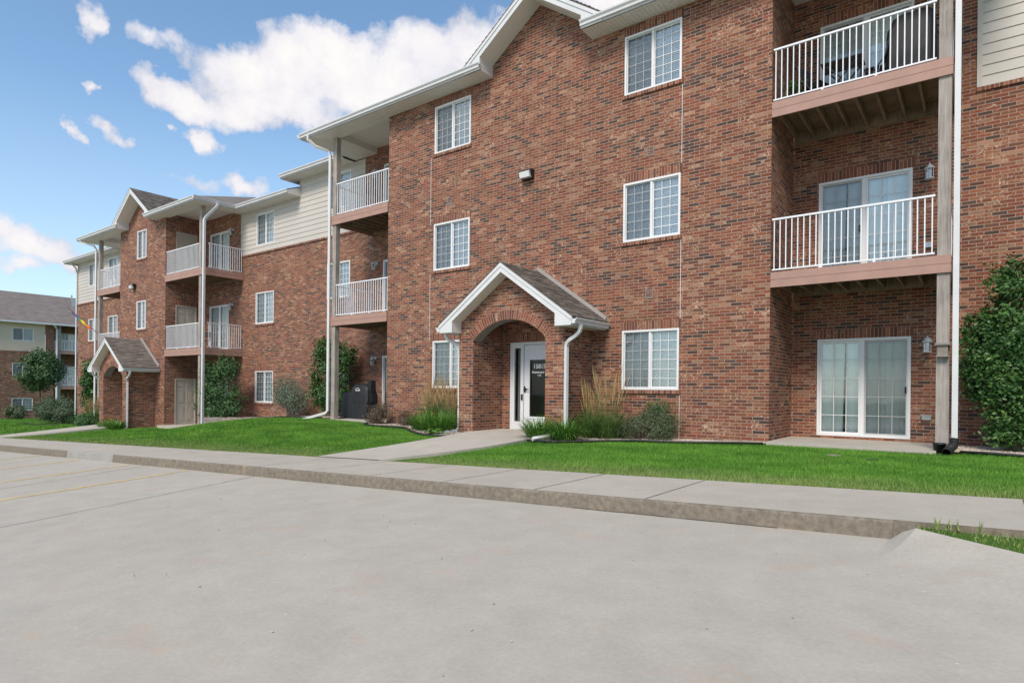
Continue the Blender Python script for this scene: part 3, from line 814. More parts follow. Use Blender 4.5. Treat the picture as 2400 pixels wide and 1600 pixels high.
def block_roof(xl, xr, cx, so, pitch=.42):
    """hip roof over a projecting block with a small front gable. so: soffit height"""
    e = so+.045
    gutter((xl, YF, e), (cx-1.54, YF, e), (0, -1, 0)); gutter((cx+1.54, YF, e), (xr, YF, e), (0, -1, 0))
    gutter((xl, YW, e), (xl, YF-.11, e), (-1, 0, 0)); gutter((xr, YF-.11, e), (xr, YW, e), (1, 0, 0))
    s = MB()
    s.quad((xl, YF, so), (cx-1.54, YF, so), (cx-1.54, D, so), (xl, D, so)); bpart(s, 'soffit', 'soffit_panel'); s = MB(); s.quad((cx+1.54, YF, so), (xr, YF, so), (xr, D, so), (cx+1.54, D, so))
    bpart(s, 'soffit', 'soffit_panel')
    z0 = e+.10; y0 = YF-.06; x0, x1 = xl-.06, xr+.06; hw = (x1-x0)/2; hy = y0+hw; zt = z0+pitch*hw; yb = 29.6
    r = MB()
    mx = (x0+x1)/2
    def front(xa, xb, xc, xd, yh, zh):
        # front slope, notched behind the gable wall
        yn = D+.06; zn = z0+pitch*(yn-y0); kk = yn-y0
        r.quad((xa, y0, z0), (cx-1.56, y0, z0), (cx-1.56, yn, zn), (xa+kk, yn, zn)); r.quad((cx+1.56, y0, z0), (xb, y0, z0), (xb-kk, yn, zn), (cx+1.56, yn, zn))
        if abs(xc-xd) < 1e-6: r.quad((xa+kk, yn, zn), (cx-1.56, yn, zn), (cx+1.56, yn, zn), (xb-kk, yn, zn), (xc, yh, zh))
        else: r.quad((xa+kk, yn, zn), (cx-1.56, yn, zn), (cx+1.56, yn, zn), (xb-kk, yn, zn), (xc, yh, zh), (xd, yh, zh))
    if hy > 22: 
        k = 22-y0; zt = z0+pitch*k; hy = 22
        front(x0, x1, x1-k, x0+k, hy, zt); r.quad((x1, y0, z0), (x1, yb, z0), (x1-k, hy, zt)); r.quad((x0, yb, z0), (x0, y0, z0), (x0+k, hy, zt))
    else:
        front(x0, x1, mx, mx, hy, zt); r.quad((x1, y0, z0), (x1, 22, z0), (mx, 22, zt), (mx, hy, zt)); r.quad((x0, 22, z0), (x0, y0, z0), (mx, hy, zt), (mx, 22, zt))
    # gable slopes
    sl = .70; ga = so+1.64; yf = YF-.05; th = .025
    for sg in (-1, 1):
        a = (cx, yf, ga); b = (cx+sg*2.12, yf, ga-sl*2.12); c2 = (cx+sg*2.12, yf+7, ga-sl*2.12); d = (cx, yf+7, ga)
        r.prism([a, b, c2, d], (0, 0, th))
        up = Vector((0, 0, th+.001)); courses(r, Vector(b)+up, Vector(c2)+up, Vector(d)+up, Vector(a)+up)
    bpart(r, 'roof', 'shingle')
    # rake fascia
    f = MB()
    for sg in (-1, 1):
        P_ = [(cx, ga-.01), (cx+sg*2.1, ga-.01-sl*2.1), (cx+sg*2.1, so), (cx+sg*1.54, so), (cx+sg*1.54, ga-.24-sl*1.54), (cx, ga-.24)]
        poly = [(x, YF, z) for x, z in P_]
        if sg < 0: poly.reverse()
        f.prism(poly, (0, -.03, 0))
        P2 = [(cx, ga-.01), (cx+sg*2.1, ga-.01-sl*2.1), (cx+sg*2.1, ga-.10-sl*2.1), (cx, ga-.10)]
        poly = [(x, YF-.031, z) for x, z in P2]
        if sg < 0: poly.reverse()
        f.prism(poly, (0, -.018, 0))
    bpart(f, 'rake_board', 'white_trim')
    s = MB()
    for sg in (-1, 1):
        z1 = ga-.24-sl*1.54
        s.quad((cx, YF, ga-.24), (cx+sg*1.54, YF, z1), (cx+sg*1.54, D, z1), (cx, D, ga-.24))
    bpart(s, 'soffit', 'soffit_white')
    for sg in (-1, 1):
        s = MB()
        z1 = ga-.24-sl*1.54; x = cx+sg*1.54
        s.quad((x, YF, so), (x, D, so), (x, D, z1), (x, YF, z1))
        for k in (1, 2):
            zz = so+(z1-so)*k/3; s.box(x-sg*.004, x+sg*.001, YF, D, zz-.004, zz+.004)
        bpart(s, 'eave_return', 'white_trim')
block_roof(-18.55, .45, -9.07, SOF)
block_roof(-38.75, -25.95, -32.23, SOF+ZL-.02)
# wing roofs
def wing_roof(x0, x1, so, lend=False, rend=False, g0=None, g1=None, pitch=.42):
    e = so+.045
    gutter((g0 if g0 is not None else x0, YW, e), (g1 if g1 is not None else x1, YW, e), (0, -1, 0))
    s = MB(); s.quad((x0, YW, so), (x1, YW, so), (x1, P, so), (x0, P, so)); bpart(s, 'soffit', 'soffit_panel')
    z0 = e+.10; y0 = YW-.06; zt = z0+pitch*(22-y0)
    r = MB(); r.prism([(x0, y0, z0), (x1, y0, z0), (x1, 22, zt), (x0, 22, zt)], (0, 0, .02)); r.prism([(x0, 22, zt), (x1, 22, zt), (x1, 29.6, z0), (x0, 29.6, z0)], (0, 0, .02))
    bpart(r, 'roof', 'shingle')
    f = MB()
    for xe, on in ((x0, lend), (x1, rend)):
        if on:
            sg = 1 if xe == x1 else -1
            poly = [(xe, YW, so), (xe, P+.02, so), (xe, P+8, so), (xe, 22, zt-.02), (xe, y0, z0-.02)]
            f.prism(poly, (sg*.02, 0, 0))
    if f.v: bpart(f, 'rake_board', 'white_trim')
wing_roof(-22.55, -18.6, 9.28, lend=True)
wing_roof(.5, 6.6, SOF)
wing_roof(-25.97, -22.0, SOF+ZL-.03, g1=-22.02, rend=True)
wing_roof(-46.6, -38.8, SOF+ZL-.03, lend=True)
# balcony ceilings (raised, with boxed beams)
def ceiling(xa, xb, so, open_side, xo):
    """xa..xb recess; open_side 'W'/'E' where the post stands; xo outer eave line"""
    m = MB()
    if open_side == 'W':
        xs0, xs1 = xo, xa+.2
        m.quad((xs0, D, so), (xs1, D, so), (xs1, P, so), (xs0, P, so))
        rx0, rx1 = xs1, xb
    else:
        xs0, xs1 = xb-.2, xo
        m.quad((xs0, D, so), (xs1, D, so), (xs1, P, so), (xs0, P, so))
        rx0, rx1 = xa, xs0
    up = so+.19
    bpart(m, 'soffit', 'soffit_panel')
    m = MB()
    m.quad((rx0, D+.14, up), (rx1, D+.14, up), (rx1, P, up), (rx0, P, up)); m.quad((rx0, D, so), (rx1, D, so), (rx1, D+.14, so), (rx0, D+.14, so))
    m.quad((rx0, D+.14, so), (rx1, D+.14, so), (rx1, D+.14, up), (rx0, D+.14, up))
    x = rx0 if open_side == 'W' else rx1
    m.quad((x, D+.14, so), (x, P, so), (x, P, up), (x, D+.14, up))
    bpart(m, 'balcony_ceiling', 'ceiling_white')
ceiling(-17.55, -14.73, SOF, 'W', -18.55); ceiling(-3.40, -.46, SOF, 'E', .45)
ceiling(-29.75, -26.35, SOF+ZL-.02, 'E', -25.95); ceiling(-37.55, -34.72, SOF+ZL-.02, 'W', -38.75)

# ------------------------------------------------------------ balconies
def rail(m, p0, p1, zf):
    p0 = Vector(p0); p1 = Vector(p1); L = (p1-p0).length; d = (p1-p0)/L; n = max(2, round(L/.112))
    px = Vector((-d.y, d.x, 0))
    def bar(a, b, w_, z0, z1):
        q = [a-px*w_, b-px*w_, b+px*w_, a+px*w_]
        m.prism([(v.x, v.y, z0) for v in q], (0, 0, z1-z0))
    bar(p0, p1, .024, zf+.955, zf+.99); bar(p0, p1, .016, zf-.045, zf-.018)
    for k in range(n+1):
        c = p0+d*(.04+(L-.08)*k/n); bar(c-d*.0095, c+d*.0095, .0095, zf-.018, zf+.955)
    for k in (0.33, .66):
        c = p0+d*L*k; bar(c-d*.02, c+d*.02, .02, zf-.085, zf-.045)
def balcony(xa, xb, zf, open_side, label=None):
    f = MB(); y0 = D-.03
    def boards(x0, x1, yy0, yy1):
        f.box(x0, x1, yy0, yy1, zf-.235, zf-.09); 
        f.box(x0, x1, yy0+.0 if yy1-yy0 < .1 else yy0, yy1, zf-.39, zf-.243)
    boards(xa, xb, y0, y0+.035); f.box(xa+.02, xb-.02, y0+.008, y0+.03, zf-.388, zf-.092)
    xs = xa if open_side == 'W' else xb; sg = -1 if open_side == 'W' else 1
    boards(xs-.035 if sg > 0 else xs, xs if sg > 0 else xs+.035, y0+.036, P-.01)
    root = bpart(f, 'balcony', 'fascia_rose', label=label)
    d = MB(); n = 12
    for k in range(n):
        ya = y0+.037+(P-.01-y0-.037)*k/n; d.box(xa+.036, xb-.036, ya, ya+(P-.01-y0-.037)/n-.006, zf-.12, zf-.088)
    o = d.build('deck', 'joist_wood', root)
    j = MB(); x = xa+.08
    while x < xb-.05:
        j.box(x, x+.04, y0+.04, P-.06, zf-.32, zf-.122); x += .335
    j.box(xa+.04, xb-.04, P-.055, P-.012, zf-.36, zf-.122)
    o = j.build('joist', 'joist_wood', root)
    r = MB(); xr0, xr1 = (xa+.24, xb-.01) if open_side == 'W' else (xa+.01, xb-.24)
    rail(r, (xr0, y0+.07, 0), (xr1, y0+.07, 0), zf)
    xx = xa+.06 if open_side == 'W' else xb-.06
    rail(r, (xx, y0+.26, 0), (xx, P-.03, 0), zf)
    o = r.build('railing', 'rail_white', root)
    return root
for i in (1, 2):
    balcony(-3.39, -.44, H*i, 'E'); balcony(-17.58, -14.74, H*i, 'W')
    balcony(-29.74, -26.25, H*i+ZL-.04, 'E'); balcony(-37.62, -34.73, H*i+ZL-.04, 'W')
def post(x0, x1, z0, z1):
    m = MB(); m.box(x0, x1, D+.012, D+.18, z0, z1); bpart(m, 'post', 'post_wood')
post(-.645, -.455, -.1, SOF); post(-17.53, -17.34, -.14, SOF); post(-26.68, -26.49, -.86, SOF+ZL); post(-37.56, -37.37, -1.12, SOF+ZL)
# downspouts
def dspout(pts, r=.036, name='downspout'):
    m = MB(); m.tube(pts, r, 4, square=True); return bpart(m, name, 'white_trim')
dspout([(-.37, 12.93, SOF-.2), (-.37, 12.93, .10)], .043)
dspout([(-18.1, 12.42, SOF+.05), (-18.1, 12.42, SOF-.1), (-17.95, 12.6, SOF-.3), (-17.62, 12.9, SOF-.45), (-17.58, 12.93, SOF-.6), (-17.58, 12.93, .16), (-17.66, 12.9, .07), (-18.45, 12.55, -.17), (-18.95, 12.25, -.30)], .04)
dspout([(-25.86, 13.35, SOF+ZL+.03), (-25.86, 13.35, SOF+ZL-.08), (-25.88, 13.28, SOF+ZL-.18), (-26.06, 12.98, SOF+ZL-.60), (-26.10, 12.93, SOF+ZL-.72), (-26.10, 12.93, -.78)], .046)
dspout([(-38.4, 12.45, SOF+ZL+.03), (-38.4, 12.45, SOF+ZL-.1), (-37.75, 12.85, SOF+ZL-.3), (-37.66, 12.93, SOF+ZL-.5), (-37.66, 12.93, -1.1)], .04)
dspout([(-45.6, 14.2, 8.65), (-45.75, 14.6, 8.3), (-45.98, 14.72, 8.1), (-45.98, 14.72, -1.6)], .035)

# ------------------------------------------------------------ entry porch
def porch(cx, zo, zfloor, gz):
    """brick porch with segmental arch; zo vertical offset of the whole design"""
    yf, hw, ow = 11.8, 1.59, 1.09
    spr, rise, ga, sl = 2.12+zo, .48, 3.90+zo, .70
    R_ = (ow*ow+rise*rise)/(2*rise); cz = spr+rise-R_
    und = lambda x: ga-.22-sl*abs(x)
    w = MB()
    xo = -.03  # opening is slightly left of the porch axis
    # piers
    for a, b in ((-hw, xo-ow), (xo+ow, hw)):
        nseg = 4
        for k in range(nseg):
            x0 = a+(b-a)*k/nseg; x1 = a+(b-a)*(k+1)/nseg
            w.quad((cx+x0, yf, gz), (cx+x1, yf, gz), (cx+x1, yf, und(x1)), (cx+x0, yf, und(x0)))
    N = 28
    for k in range(N):
        a0 = -ow+2*ow*k/N; a1 = -ow+2*ow*(k+1)/N
        z0 = cz+math.sqrt(R_*R_-a0*a0); z1 = cz+math.sqrt(R_*R_-a1*a1)
        pts = [(cx+xo+a0, yf, z0), (cx+xo+a1, yf, z1), (cx+xo+a1, yf, und(xo+a1)), (cx+xo+a0, yf, und(xo+a0))]
        if (xo+a0)*(xo+a1) < 0: pts.insert(3, (cx, yf, und(0)))
        w.quad(*pts)
    th = .32
    zc = 2.72+zo
    # outer side walls, inner side walls, inner face of the arch wall
    w.quad((cx+hw, yf, gz), (cx+hw, D, gz), (cx+hw, D, 2.5+zo), (cx+hw, yf, 2.5+zo)); w.quad((cx-hw, D, gz), (cx-hw, yf, gz), (cx-hw, yf, 2.5+zo), (cx-hw, D, 2.5+zo))
    w.quad((cx+xo-ow, yf, gz), (cx+xo-ow, D, gz), (cx+xo-ow, D, zc), (cx+xo-ow, yf+th, zc), (cx+xo-ow, yf+th, spr), (cx+xo-ow, yf, spr))
    w.quad((cx+xo+ow, D, gz), (cx+xo+ow, yf, gz), (cx+xo+ow, yf, spr), (cx+xo+ow, yf+th, spr), (cx+xo+ow, yf+th, zc), (cx+xo+ow, D, zc))
    for k in range(N):
        a0 = -ow+2*ow*k/N; a1 = -ow+2*ow*(k+1)/N
        z0 = cz+math.sqrt(R_*R_-a0*a0); z1 = cz+math.sqrt(R_*R_-a1*a1)
        w.quad((cx+xo+a1, yf+th, z1), (cx+xo+a0, yf+th, z0), (cx+xo+a0, yf+th, zc), (cx+xo+a1, yf+th, zc))
    root = bpart(w, 'entry_porch', 'brick')
    # intrados + ceiling
    m = MB()
    for k in range(N):
        a0 = -ow+2*ow*k/N; a1 = -ow+2*ow*(k+1)/N
        z0 = cz+math.sqrt(R_*R_-a0*a0)-.002; z1 = cz+math.sqrt(R_*R_-a1*a1)-.002
        m.quad((cx+xo+a0, yf-.003, z0), (cx+xo+a0, yf+th, z0), (cx+xo+a1, yf+th, z1), (cx+xo+a1, yf-.003, z1))
    m.quad((cx+xo-ow, yf+th, zc), (cx+xo+ow, yf+th, zc), (cx+xo+ow, D, zc), (cx+xo-ow, D, zc))
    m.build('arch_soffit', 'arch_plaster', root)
    # arch ring of bricks on end
    m = MB(); a_s = math.asin(ow/R_); nb = 37; rt = .225
    for k in range(nb):
        t0 = -a_s+2*a_s*k/nb; t1 = -a_s+2*a_s*(k+1)/nb; g = .0032
        def pp(t, r): return (cx+xo+math.sin(t)*r, yf, cz+math.cos(t)*r)
        q = [pp(t0, R_), pp(t1, R_), pp(t1, R_+rt), pp(t0, R_+rt)]
        u0, u1 = k*.069, (k+1)*.069
        i = len(m.v); yy = yf-.006
        m.v += [(p[0], yy, p[2]) for p in q]+[(p[0], yf+.01, p[2]) for p in q]
        m.f.append((i, i+1, i+2, i+3)); m.uv[len(m.f)-1] = [(u0, 0.01), (u1, 0.01), (u1, .24), (u0, .24)]
        m.f.append((i+3, i+2, i+6, i+7)); m.f.append((i, i+4, i+5, i+1))
    m.build('brick_arch', 'soldier_brick', root)
    # roof
    yo = yf-.35; ox = 1.98; m = MB()
    for sg in (-1, 1):
        a = (cx, yo-.02, ga); b = (cx+sg*(ox+.03), yo-.02, ga-sl*(ox+.03)); c2 = (cx+sg*(ox+.03), D, ga-sl*(ox+.03)); d = (cx, D, ga)
        ps = [a, b, c2, d] if sg > 0 else [d, c2, b, a]
        m.prism(ps, (0, 0, .03))
        up = Vector((0, 0, .031)); courses(m, Vector(b)+up, Vector(c2)+up, Vector(d)+up, Vector(a)+up, .13, .016)
    r = m.build('roof', 'shingle', root)
    m = MB()
    for sg in (-1, 1):
        a = (cx, D, ga+.03); b = (cx+sg*1.98, D, ga+.03-sl*1.98)
        poly = [(cx, D-.012, ga+.03), (cx+sg*1.98, D-.012, ga+.03-sl*1.98), (cx+sg*1.98, D-.012, ga+.13-sl*1.98), (cx, D-.012, ga+.13)]
        m.prism(poly, (0, .012, 0))
        poly = [(cx, D-.10, ga+.032), (cx+sg*1.98, D-.10, ga+.032-sl*1.98), (cx+sg*1.98, D-.012, ga+.045-sl*1.98), (cx, D-.012, ga+.045)]
        m.quad(*poly)
        m.quad((cx, D-.012, ga+.15), (cx+sg*1.98, D-.012, ga+.15-sl*1.98), (cx+sg*1.98, D-.07, ga+.055-sl*1.98), (cx, D-.07, ga+.055))
    m.build('flashing', 'flashing', root)
    # front fascia
    m = MB(); zb = 2.33+zo
    for sg in (-1, 1):
        P_ = [(0, ga-.005), (ox, ga-.005-sl*ox), (ox, zb), (1.53, zb), (1.53, ga-.22-sl*1.53), (0, ga-.22)]
        poly = [(cx+sg*x, yo+.03, z) for x, z in P_]
        if sg < 0: poly.reverse()
        m.prism(poly, (0, -.03, 0))
        P2 = [(0, ga-.005), (ox, ga-.005-sl*ox), (ox, ga-.09-sl*ox), (0, ga-.09)]
        poly = [(cx+sg*x, yo-.001, z) for x, z in P2]
        if sg < 0: poly.reverse()
        m.prism(poly, (0, -.016, 0))
    m.build('fascia', 'white_trim', root)
    m = MB()
    for sg in (-1, 1):
        z1 = ga-.22-sl*1.53; xx = cx+sg*1.53
        m.quad((cx, yo+.03, ga-.22), (xx, yo+.03, z1), (xx, yf, z1), (cx, yf, ga-.22))
        m.quad((xx, yo+.03, zb), (xx, yf, zb), (xx, yf, z1), (xx, yo+.03, z1))
        m.quad((xx, yo+.03, zb), (cx+sg*ox, yo+.03, zb), (cx+sg*ox, D, zb), (xx, D, zb))
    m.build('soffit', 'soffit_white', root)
    for sg in (-1, 1):
        m = MB(); p0 = Vector((cx+sg*ox, yo-.0, zb+.03)); prof = [(0, 0), (.07, 0), (.075, .05), (.11, .09), (.115, .125), (.10, .125), (.1, .10), (0, .10)]
        poly = [(p0.x+sg*a, p0.y, p0.z+b) for a, b in prof]
        if sg < 0: poly.reverse()
        m.prism(poly, (0, D-.02-p0.y, 0)); m.box(cx+sg*(ox-.02), cx+sg*(ox+.004), yo, D-.02, zb, zb+.04)
        m.build('gutter', 'white_trim', root)
    # downspouts
    m = MB(); x1 = cx+ox+.05; xw = cx+hw+.05
    m.tube([(x1, 11.72, zb+.03), (x1, 11.72, zb-.06), (x1-.02, 11.72, zb-.13), (x1-.12, 11.72, zb-.22), (xw+.12, 11.72, zb-.30), (xw+.03, 11.76, zb-.36), (xw, 11.78, zb-.46), (xw, 11.78, gz+.35), (xw-.03, 11.7, gz+.29), (xw-.34, 10.98, gz+.2)], .036, 4, square=True)
    m.build('downspout', 'white_trim', root)
    m = MB(); x1 = cx-ox-.03; xw = cx-hw-.045
    m.tube([(x1+.12, 11.62, zb+.03), (x1+.12, 11.62, zb-.07), (x1+.16, 11.66, zb-.15), (xw-.1, 11.8, zb-.24), (xw, 11.86, zb-.30), (xw, 11.88, zb-.4), (xw, 11.88, gz+.3), (xw-.05, 11.8, gz+.2), (xw-.3, 11.3, gz+.14)], .036, 4, square=True)
    m.build('downspout', 'white_trim', root)
    # soldier course over the door
    m = MB(); m.box(cx+xo-ow+.01, cx+xo+ow-.01, D-.006, D+.02, 2.18+zo, 2.38+zo); m.build('brick_lintel', 'soldier_brick', root)
    return root
porch(PCX, 0, -.12, -.35); porch(PCX2, -.77, -.9, -1.3)
# vents
def vent(x, z):
    m = MB(); frame_boxes(m, x-.09, x+.09, z-.1, z+.1, .018, D-.012, D+.02)
    for k in range(4): zz = z-.075+k*.04; m.quad((x-.072, D-.008, zz), (x+.072, D-.008, zz), (x+.072, D+.015, zz+.035), (x-.072, D+.015, zz+.035))
    bpart(m, 'vent', 'flashing')
for x, z in ((-12.14, 6.26), (-12.14, 3.08), (-6.0, 6.31), (-6.0, 3.10)): vent(x, z)
m = MB(); m.box(-.955, -.80, P-.07, P, .40, .48); m.box(-.97, -.785, P-.085, P, .475, .50); bpart(m, 'outlet_cover', 'steel')
m = MB(); m.box(-.95, -.80, P-.05, P, H+.42, H+.52); bpart(m, 'outlet_cover', 'steel')

# ------------------------------------------------------------ wall lights
def wallpack(x, z, y, label):
    o = empty('wall_light', label, 'wall light', (x, y, z), 'black flood lights high on the brick fronts')
    m = MB(); m.prism([(-.17, 0, .12), (-.17, -.14, .12), (-.17, -.19, .05), (-.17, -.10, -.12), (-.17, 0, -.12)], (.34, 0, 0)); m.build('housing', 'black_metal', o)
    m = MB(); m.prism([(-.15, -.15, .085), (-.15, -.235, .035), (-.15, -.205, -.10), (-.15, -.11, -.10)], (.30, 0, 0)); m.build('lens', 'lamp_lens', o)
wallpack(-9.37, 6.44, D, 'black flood light with frosted lens above the nearer arched entry porch')
wallpack(-33.0, 5.75, D, 'black flood light with frosted lens on the far left brick block')
def lantern_mesh():
    o = empty('wall_lantern', 'white lantern', 'wall lantern', (0, 0, 0), 'white carriage lanterns beside the balcony doors')
    m = MB(); m.tube([(0, 0, 0), (0, -.02, 0)], .062, 14); m.tube([(0, -.01, .0), (0, -.06, .06), (0, -.12, .07), (0, -.15, .03)], .012, 8); m.build('bracket', 'white_trim', o)
    m = MB(); m.lathe((0, -.15, 0), [(.012, .05), (.02, .03), (.03, .025), (.055, -.01), (.09, -.035), (.09, -.05), (.06, -.055)], 12); m.build('cap', 'white_trim', o)
    m = MB(); m.lathe((0, -.15, 0), [(.052, -.24), (.052, -.06)], 6); m.build('globe', 'glass', o)
    m = MB()
    for k in range(6):
        a = 2*math.pi*k/6; x, y = .06*math.cos(a), -.15+.06*math.sin(a); m.tube([(x, y, -.055), (x, y, -.24)], .006, 5)
    m.lathe((0, -.15, 0), [(.06, -.25), (.082, -.25), (.082, -.235), (.05, -.235)], 12); m.lathe((0, -.15, 0), [(.02, -.235), (.02, -.12)], 8)
    m.build('cage', 'white_trim', o)
    return o
lan = lantern_mesh(); first = True
LN = [((-.87, P, 1.98), 'white lantern right of the ground-floor sliding door at the right end'), ((-.86, P, H+1.99), 'white lantern right of the second-floor sliding door at the right end'),
      ((-.86, P, 2*H+1.99), 'white lantern beside the top-floor sliding door, behind the weathered right post'),
      ((-17.35, P, 2.0), 'white lantern on the brick wall above the black grill cover'), ((-17.35, P, H+2.0), 'white lantern behind the middle building balcony on the second floor'),
      ((-17.35, P, 2*H+1.9), 'white lantern behind the middle building balcony on the top floor'),
      ((-27.15, P, 2*H+ZL+1.95), 'white lantern beside the top sliding door above the left corner balcony'), ((-27.15, P, H+ZL+1.95), 'white lantern beside the second-floor sliding door of the left corner balcony')]
for loc, lab in LN:
    o = lan if first else copy_tree(lan); first = False
    o.location = loc; o['label'] = lab; o.scale = (1.0, 1.0, 1.0)

# ------------------------------------------------------------ background building (faces +X)
BX = -74.0
b2 = empty('apartment_building', 'distant brick and tan siding building with a grey shingle roof at the left edge', 'building', (BX, 18, -2.3))
B2 = Vector((BX, 18, -2.3))
def p2(mb, name, mat, parent=None):
    o = mb.build(name, mat)
    o.parent = parent or b2
    if parent is None: o.matrix_parent_inverse = Matrix.Translation(-B2)
    return o
wy = [(18.45, 20.1), (12.5, 14.15)]
wz2 = [(-1.55, -.31), (1.83, 3.04), (5.2, 6.36)]
m = MB(); ops = [(a, b, z0, z1) for a, b in wy for z0, z1 in wz2]
panel(m, 'E', BX, 2, 21.07, -3.2, 4.2, [o for o in ops if o[3] < 4]); panel(m, 'E', BX, 21.07, 21.8, -3.2, 7.0); panel(m, 'E', BX-1.6, 21.8, 26, -3.2, 7, [(22.6, 24.3, z, z+2.07) for z in (4.2, .85)]); panel(m, 'N', 21.8, BX-1.6, BX, -3.2, 7)
panel(m, 'E', BX, 26, 44, -3.2, 7)
p2(m, 'brick_wall', 'brick')
m = MB(); siding(m, 'E', BX, 2, 21.05, 4.2, 6.95, [o for o in ops if o[2] > 4], .22); p2(m, 'siding_wall', 'siding_far')
m = MB(); z0 = 7.05; m.prism([(BX+.6, 1, z0), (BX+.6, 45, z0), (BX-8, 45, 10.75), (BX-8, 1, 10.75)], (0, 0, .05)); m.prism([(BX-8, 1, 10.75), (BX-8, 45, 10.75), (BX-17, 45, z0), (BX-17, 1, z0)], (0, 0, .05)); p2(m, 'roof', 'shingle_far')
m = MB(); m.box(BX+.5, BX+.68, 1, 45, 6.88, 7.06); p2(m, 'gutter', 'white_trim')
m = MB(); m.quad((BX, 1, 6.95), (BX+.6, 1, 6.95), (BX+.6, 45, 6.95), (BX, 45, 6.95)); p2(m, 'soffit', 'soffit_white')
m = MB(); m.tube([(BX+.6, 21.6, 6.95), (BX+.4, 21.8, 6.7), (BX+.1, 22.0, 6.5), (BX+.1, 22.02, -2.3)], .07, 4, square=True); p2(m, 'downspout', 'white_trim')
m = MB(); m.box(BX-.1, BX+.05, 22.15, 22.35, -2.3, 6.95); p2(m, 'post', 'post_wood')
for zf in (4.5, .95):
    f = MB(); f.box(BX-.05, BX+.0, 21.75, 26, zf-.42, zf-.08); f.box(BX-1.6, BX-.05, 21.8, 26, zf-.25, zf-.1); fo = p2(f, 'balcony', 'fascia_rose')
    r = MB(); y = 22.4; r.box(BX-.04, BX+.0, 22.35, 26, zf+.92, zf+.97); r.box(BX-.04, BX+.0, 22.35, 26, zf-.02, zf+.02)
    while y < 26: r.box(BX-.03, BX-.01, y, y+.035, zf, zf+.95); y += .14
    r.box(BX-.9, BX-.85, 21.85, 22.2, zf, zf+.97)
    r.build('railing', 'rail_white', fo)
# window copies, rotated to face +X
wfar = make_window(1.65, 1.2, cols=3, rows=4)
for k, (a, b, z0, z1) in enumerate(ops):
    o = wfar if k == 0 else copy_tree(wfar)
    o.parent = b2; o.matrix_parent_inverse = Matrix.Translation(-B2); o.location = (BX, a, z0); o.rotation_euler = (0, 0, rad(90))
for z in (4.2, .85):
    o = copy_tree(sL); o.parent = b2; o.matrix_parent_inverse = Matrix.Translation(-B2); o.location = (BX-1.6, 22.6, z); o.rotation_euler = (0, 0, rad(90))
m = MB(); m.box(BX-5.3, BX-4.9, 24.75, 25.15, 9.2, 10.3); m.tube([(BX-5.1, 24.85, 10.2), (BX-5.1, 24.85, 10.75)], .08, 8); p2(m, 'roof_vent', 'steel')
# small vent on the near roof
m = MB(); m.tube([(-25.4, 18.3, 10.2), (-25.4, 18.3, 11.05)], .12, 8); bpart(m, 'roof_vent', 'steel')

# ------------------------------------------------------------ objects on the site
# covered grill
def cover(name, label, cat, loc, prof, wx, wy_, mat='black_cover', folds=9, amp=.03, seed=1, group=None, e=.35):
    """draped cover: stack of rounded rectangles following a profile (z, sx, sy, dx)"""
    random.seed(seed); m = MB(); n = 48; rings = []
    for (z, sx, sy, dx) in prof:
        ring = []
        for q in range(n):
            a = 2*math.pi*q/n; ca, sa = math.cos(a), math.sin(a)
            x = math.copysign(abs(ca)**e, ca); y = math.copysign(abs(sa)**e, sa)
            fall = max(0, 1-z/(prof[-1][0]*.85)); wob = 1+amp*fall*math.sin(a*folds+seed)+amp*.6*fall*math.sin(a*folds*1.7+2)
            ring.append(len(m.v)); m.v.append((x*sx*wx/2*wob+dx, y*sy*wy_/2*wob, z))
        rings.append(ring)
    for a, b in zip(rings, rings[1:]):
        for q in range(n): m.f.append((a[q], a[(q+1) % n], b[(q+1) % n], b[q]))
    m.f.append(tuple(rings[-1])); o = m.build(name, mat, loc=loc, smooth=True)
    return tag(o, label, cat, group)
o = empty('covered_grill', 'barbecue grill under a black fabric cover on the patio behind the post', 'grill', (-17.2, 13.95, -.12))
c = cover('cover', None, None, (0, 0, 0), [(0, 1.0, 1.0, 0), (.1, 1.0, 1.0, 0), (.45, .98, .95, 0), (.80, .95, .9, 0), (.86, .93, .88, 0), (.885, .90, .84, .02)], 1.45, .62, amp=.05)
c.parent = o; c['label'] = 'lower draped skirt of the grill cover'
c = cover('lid_cover', None, None, (.22, 0, .86), [(-.3, 1.06, 1.1, 0), (0, 1.02, 1.02, 0), (.1, .98, .98, 0), (.18, .93, .9, 0), (.25, .82, .78, 0), (.30, .66, .6, 0), (.33, .42, .4, 0)], .98, .55, amp=.02, e=.6); c.parent = o
m = MB(); m.prism([(.62, -.1, .9), (.74, -.1, .92), (.72, -.1, 1.3), (.55, -.1, 1.26), (.62, -.1, 1.1)], (0, .2, 0)); m.build('chimney_cover', 'black_cover', o)
m = MB()
m.tube([(.12, -.276, 1.0), (.18, -.276, 1.035), (.28, -.276, 1.04), (.34, -.276, 1.0)], .008, 4); m.box(.13, .37, -.279, -.272, .95, .975); m.build('emblem', 'letter_white', o)
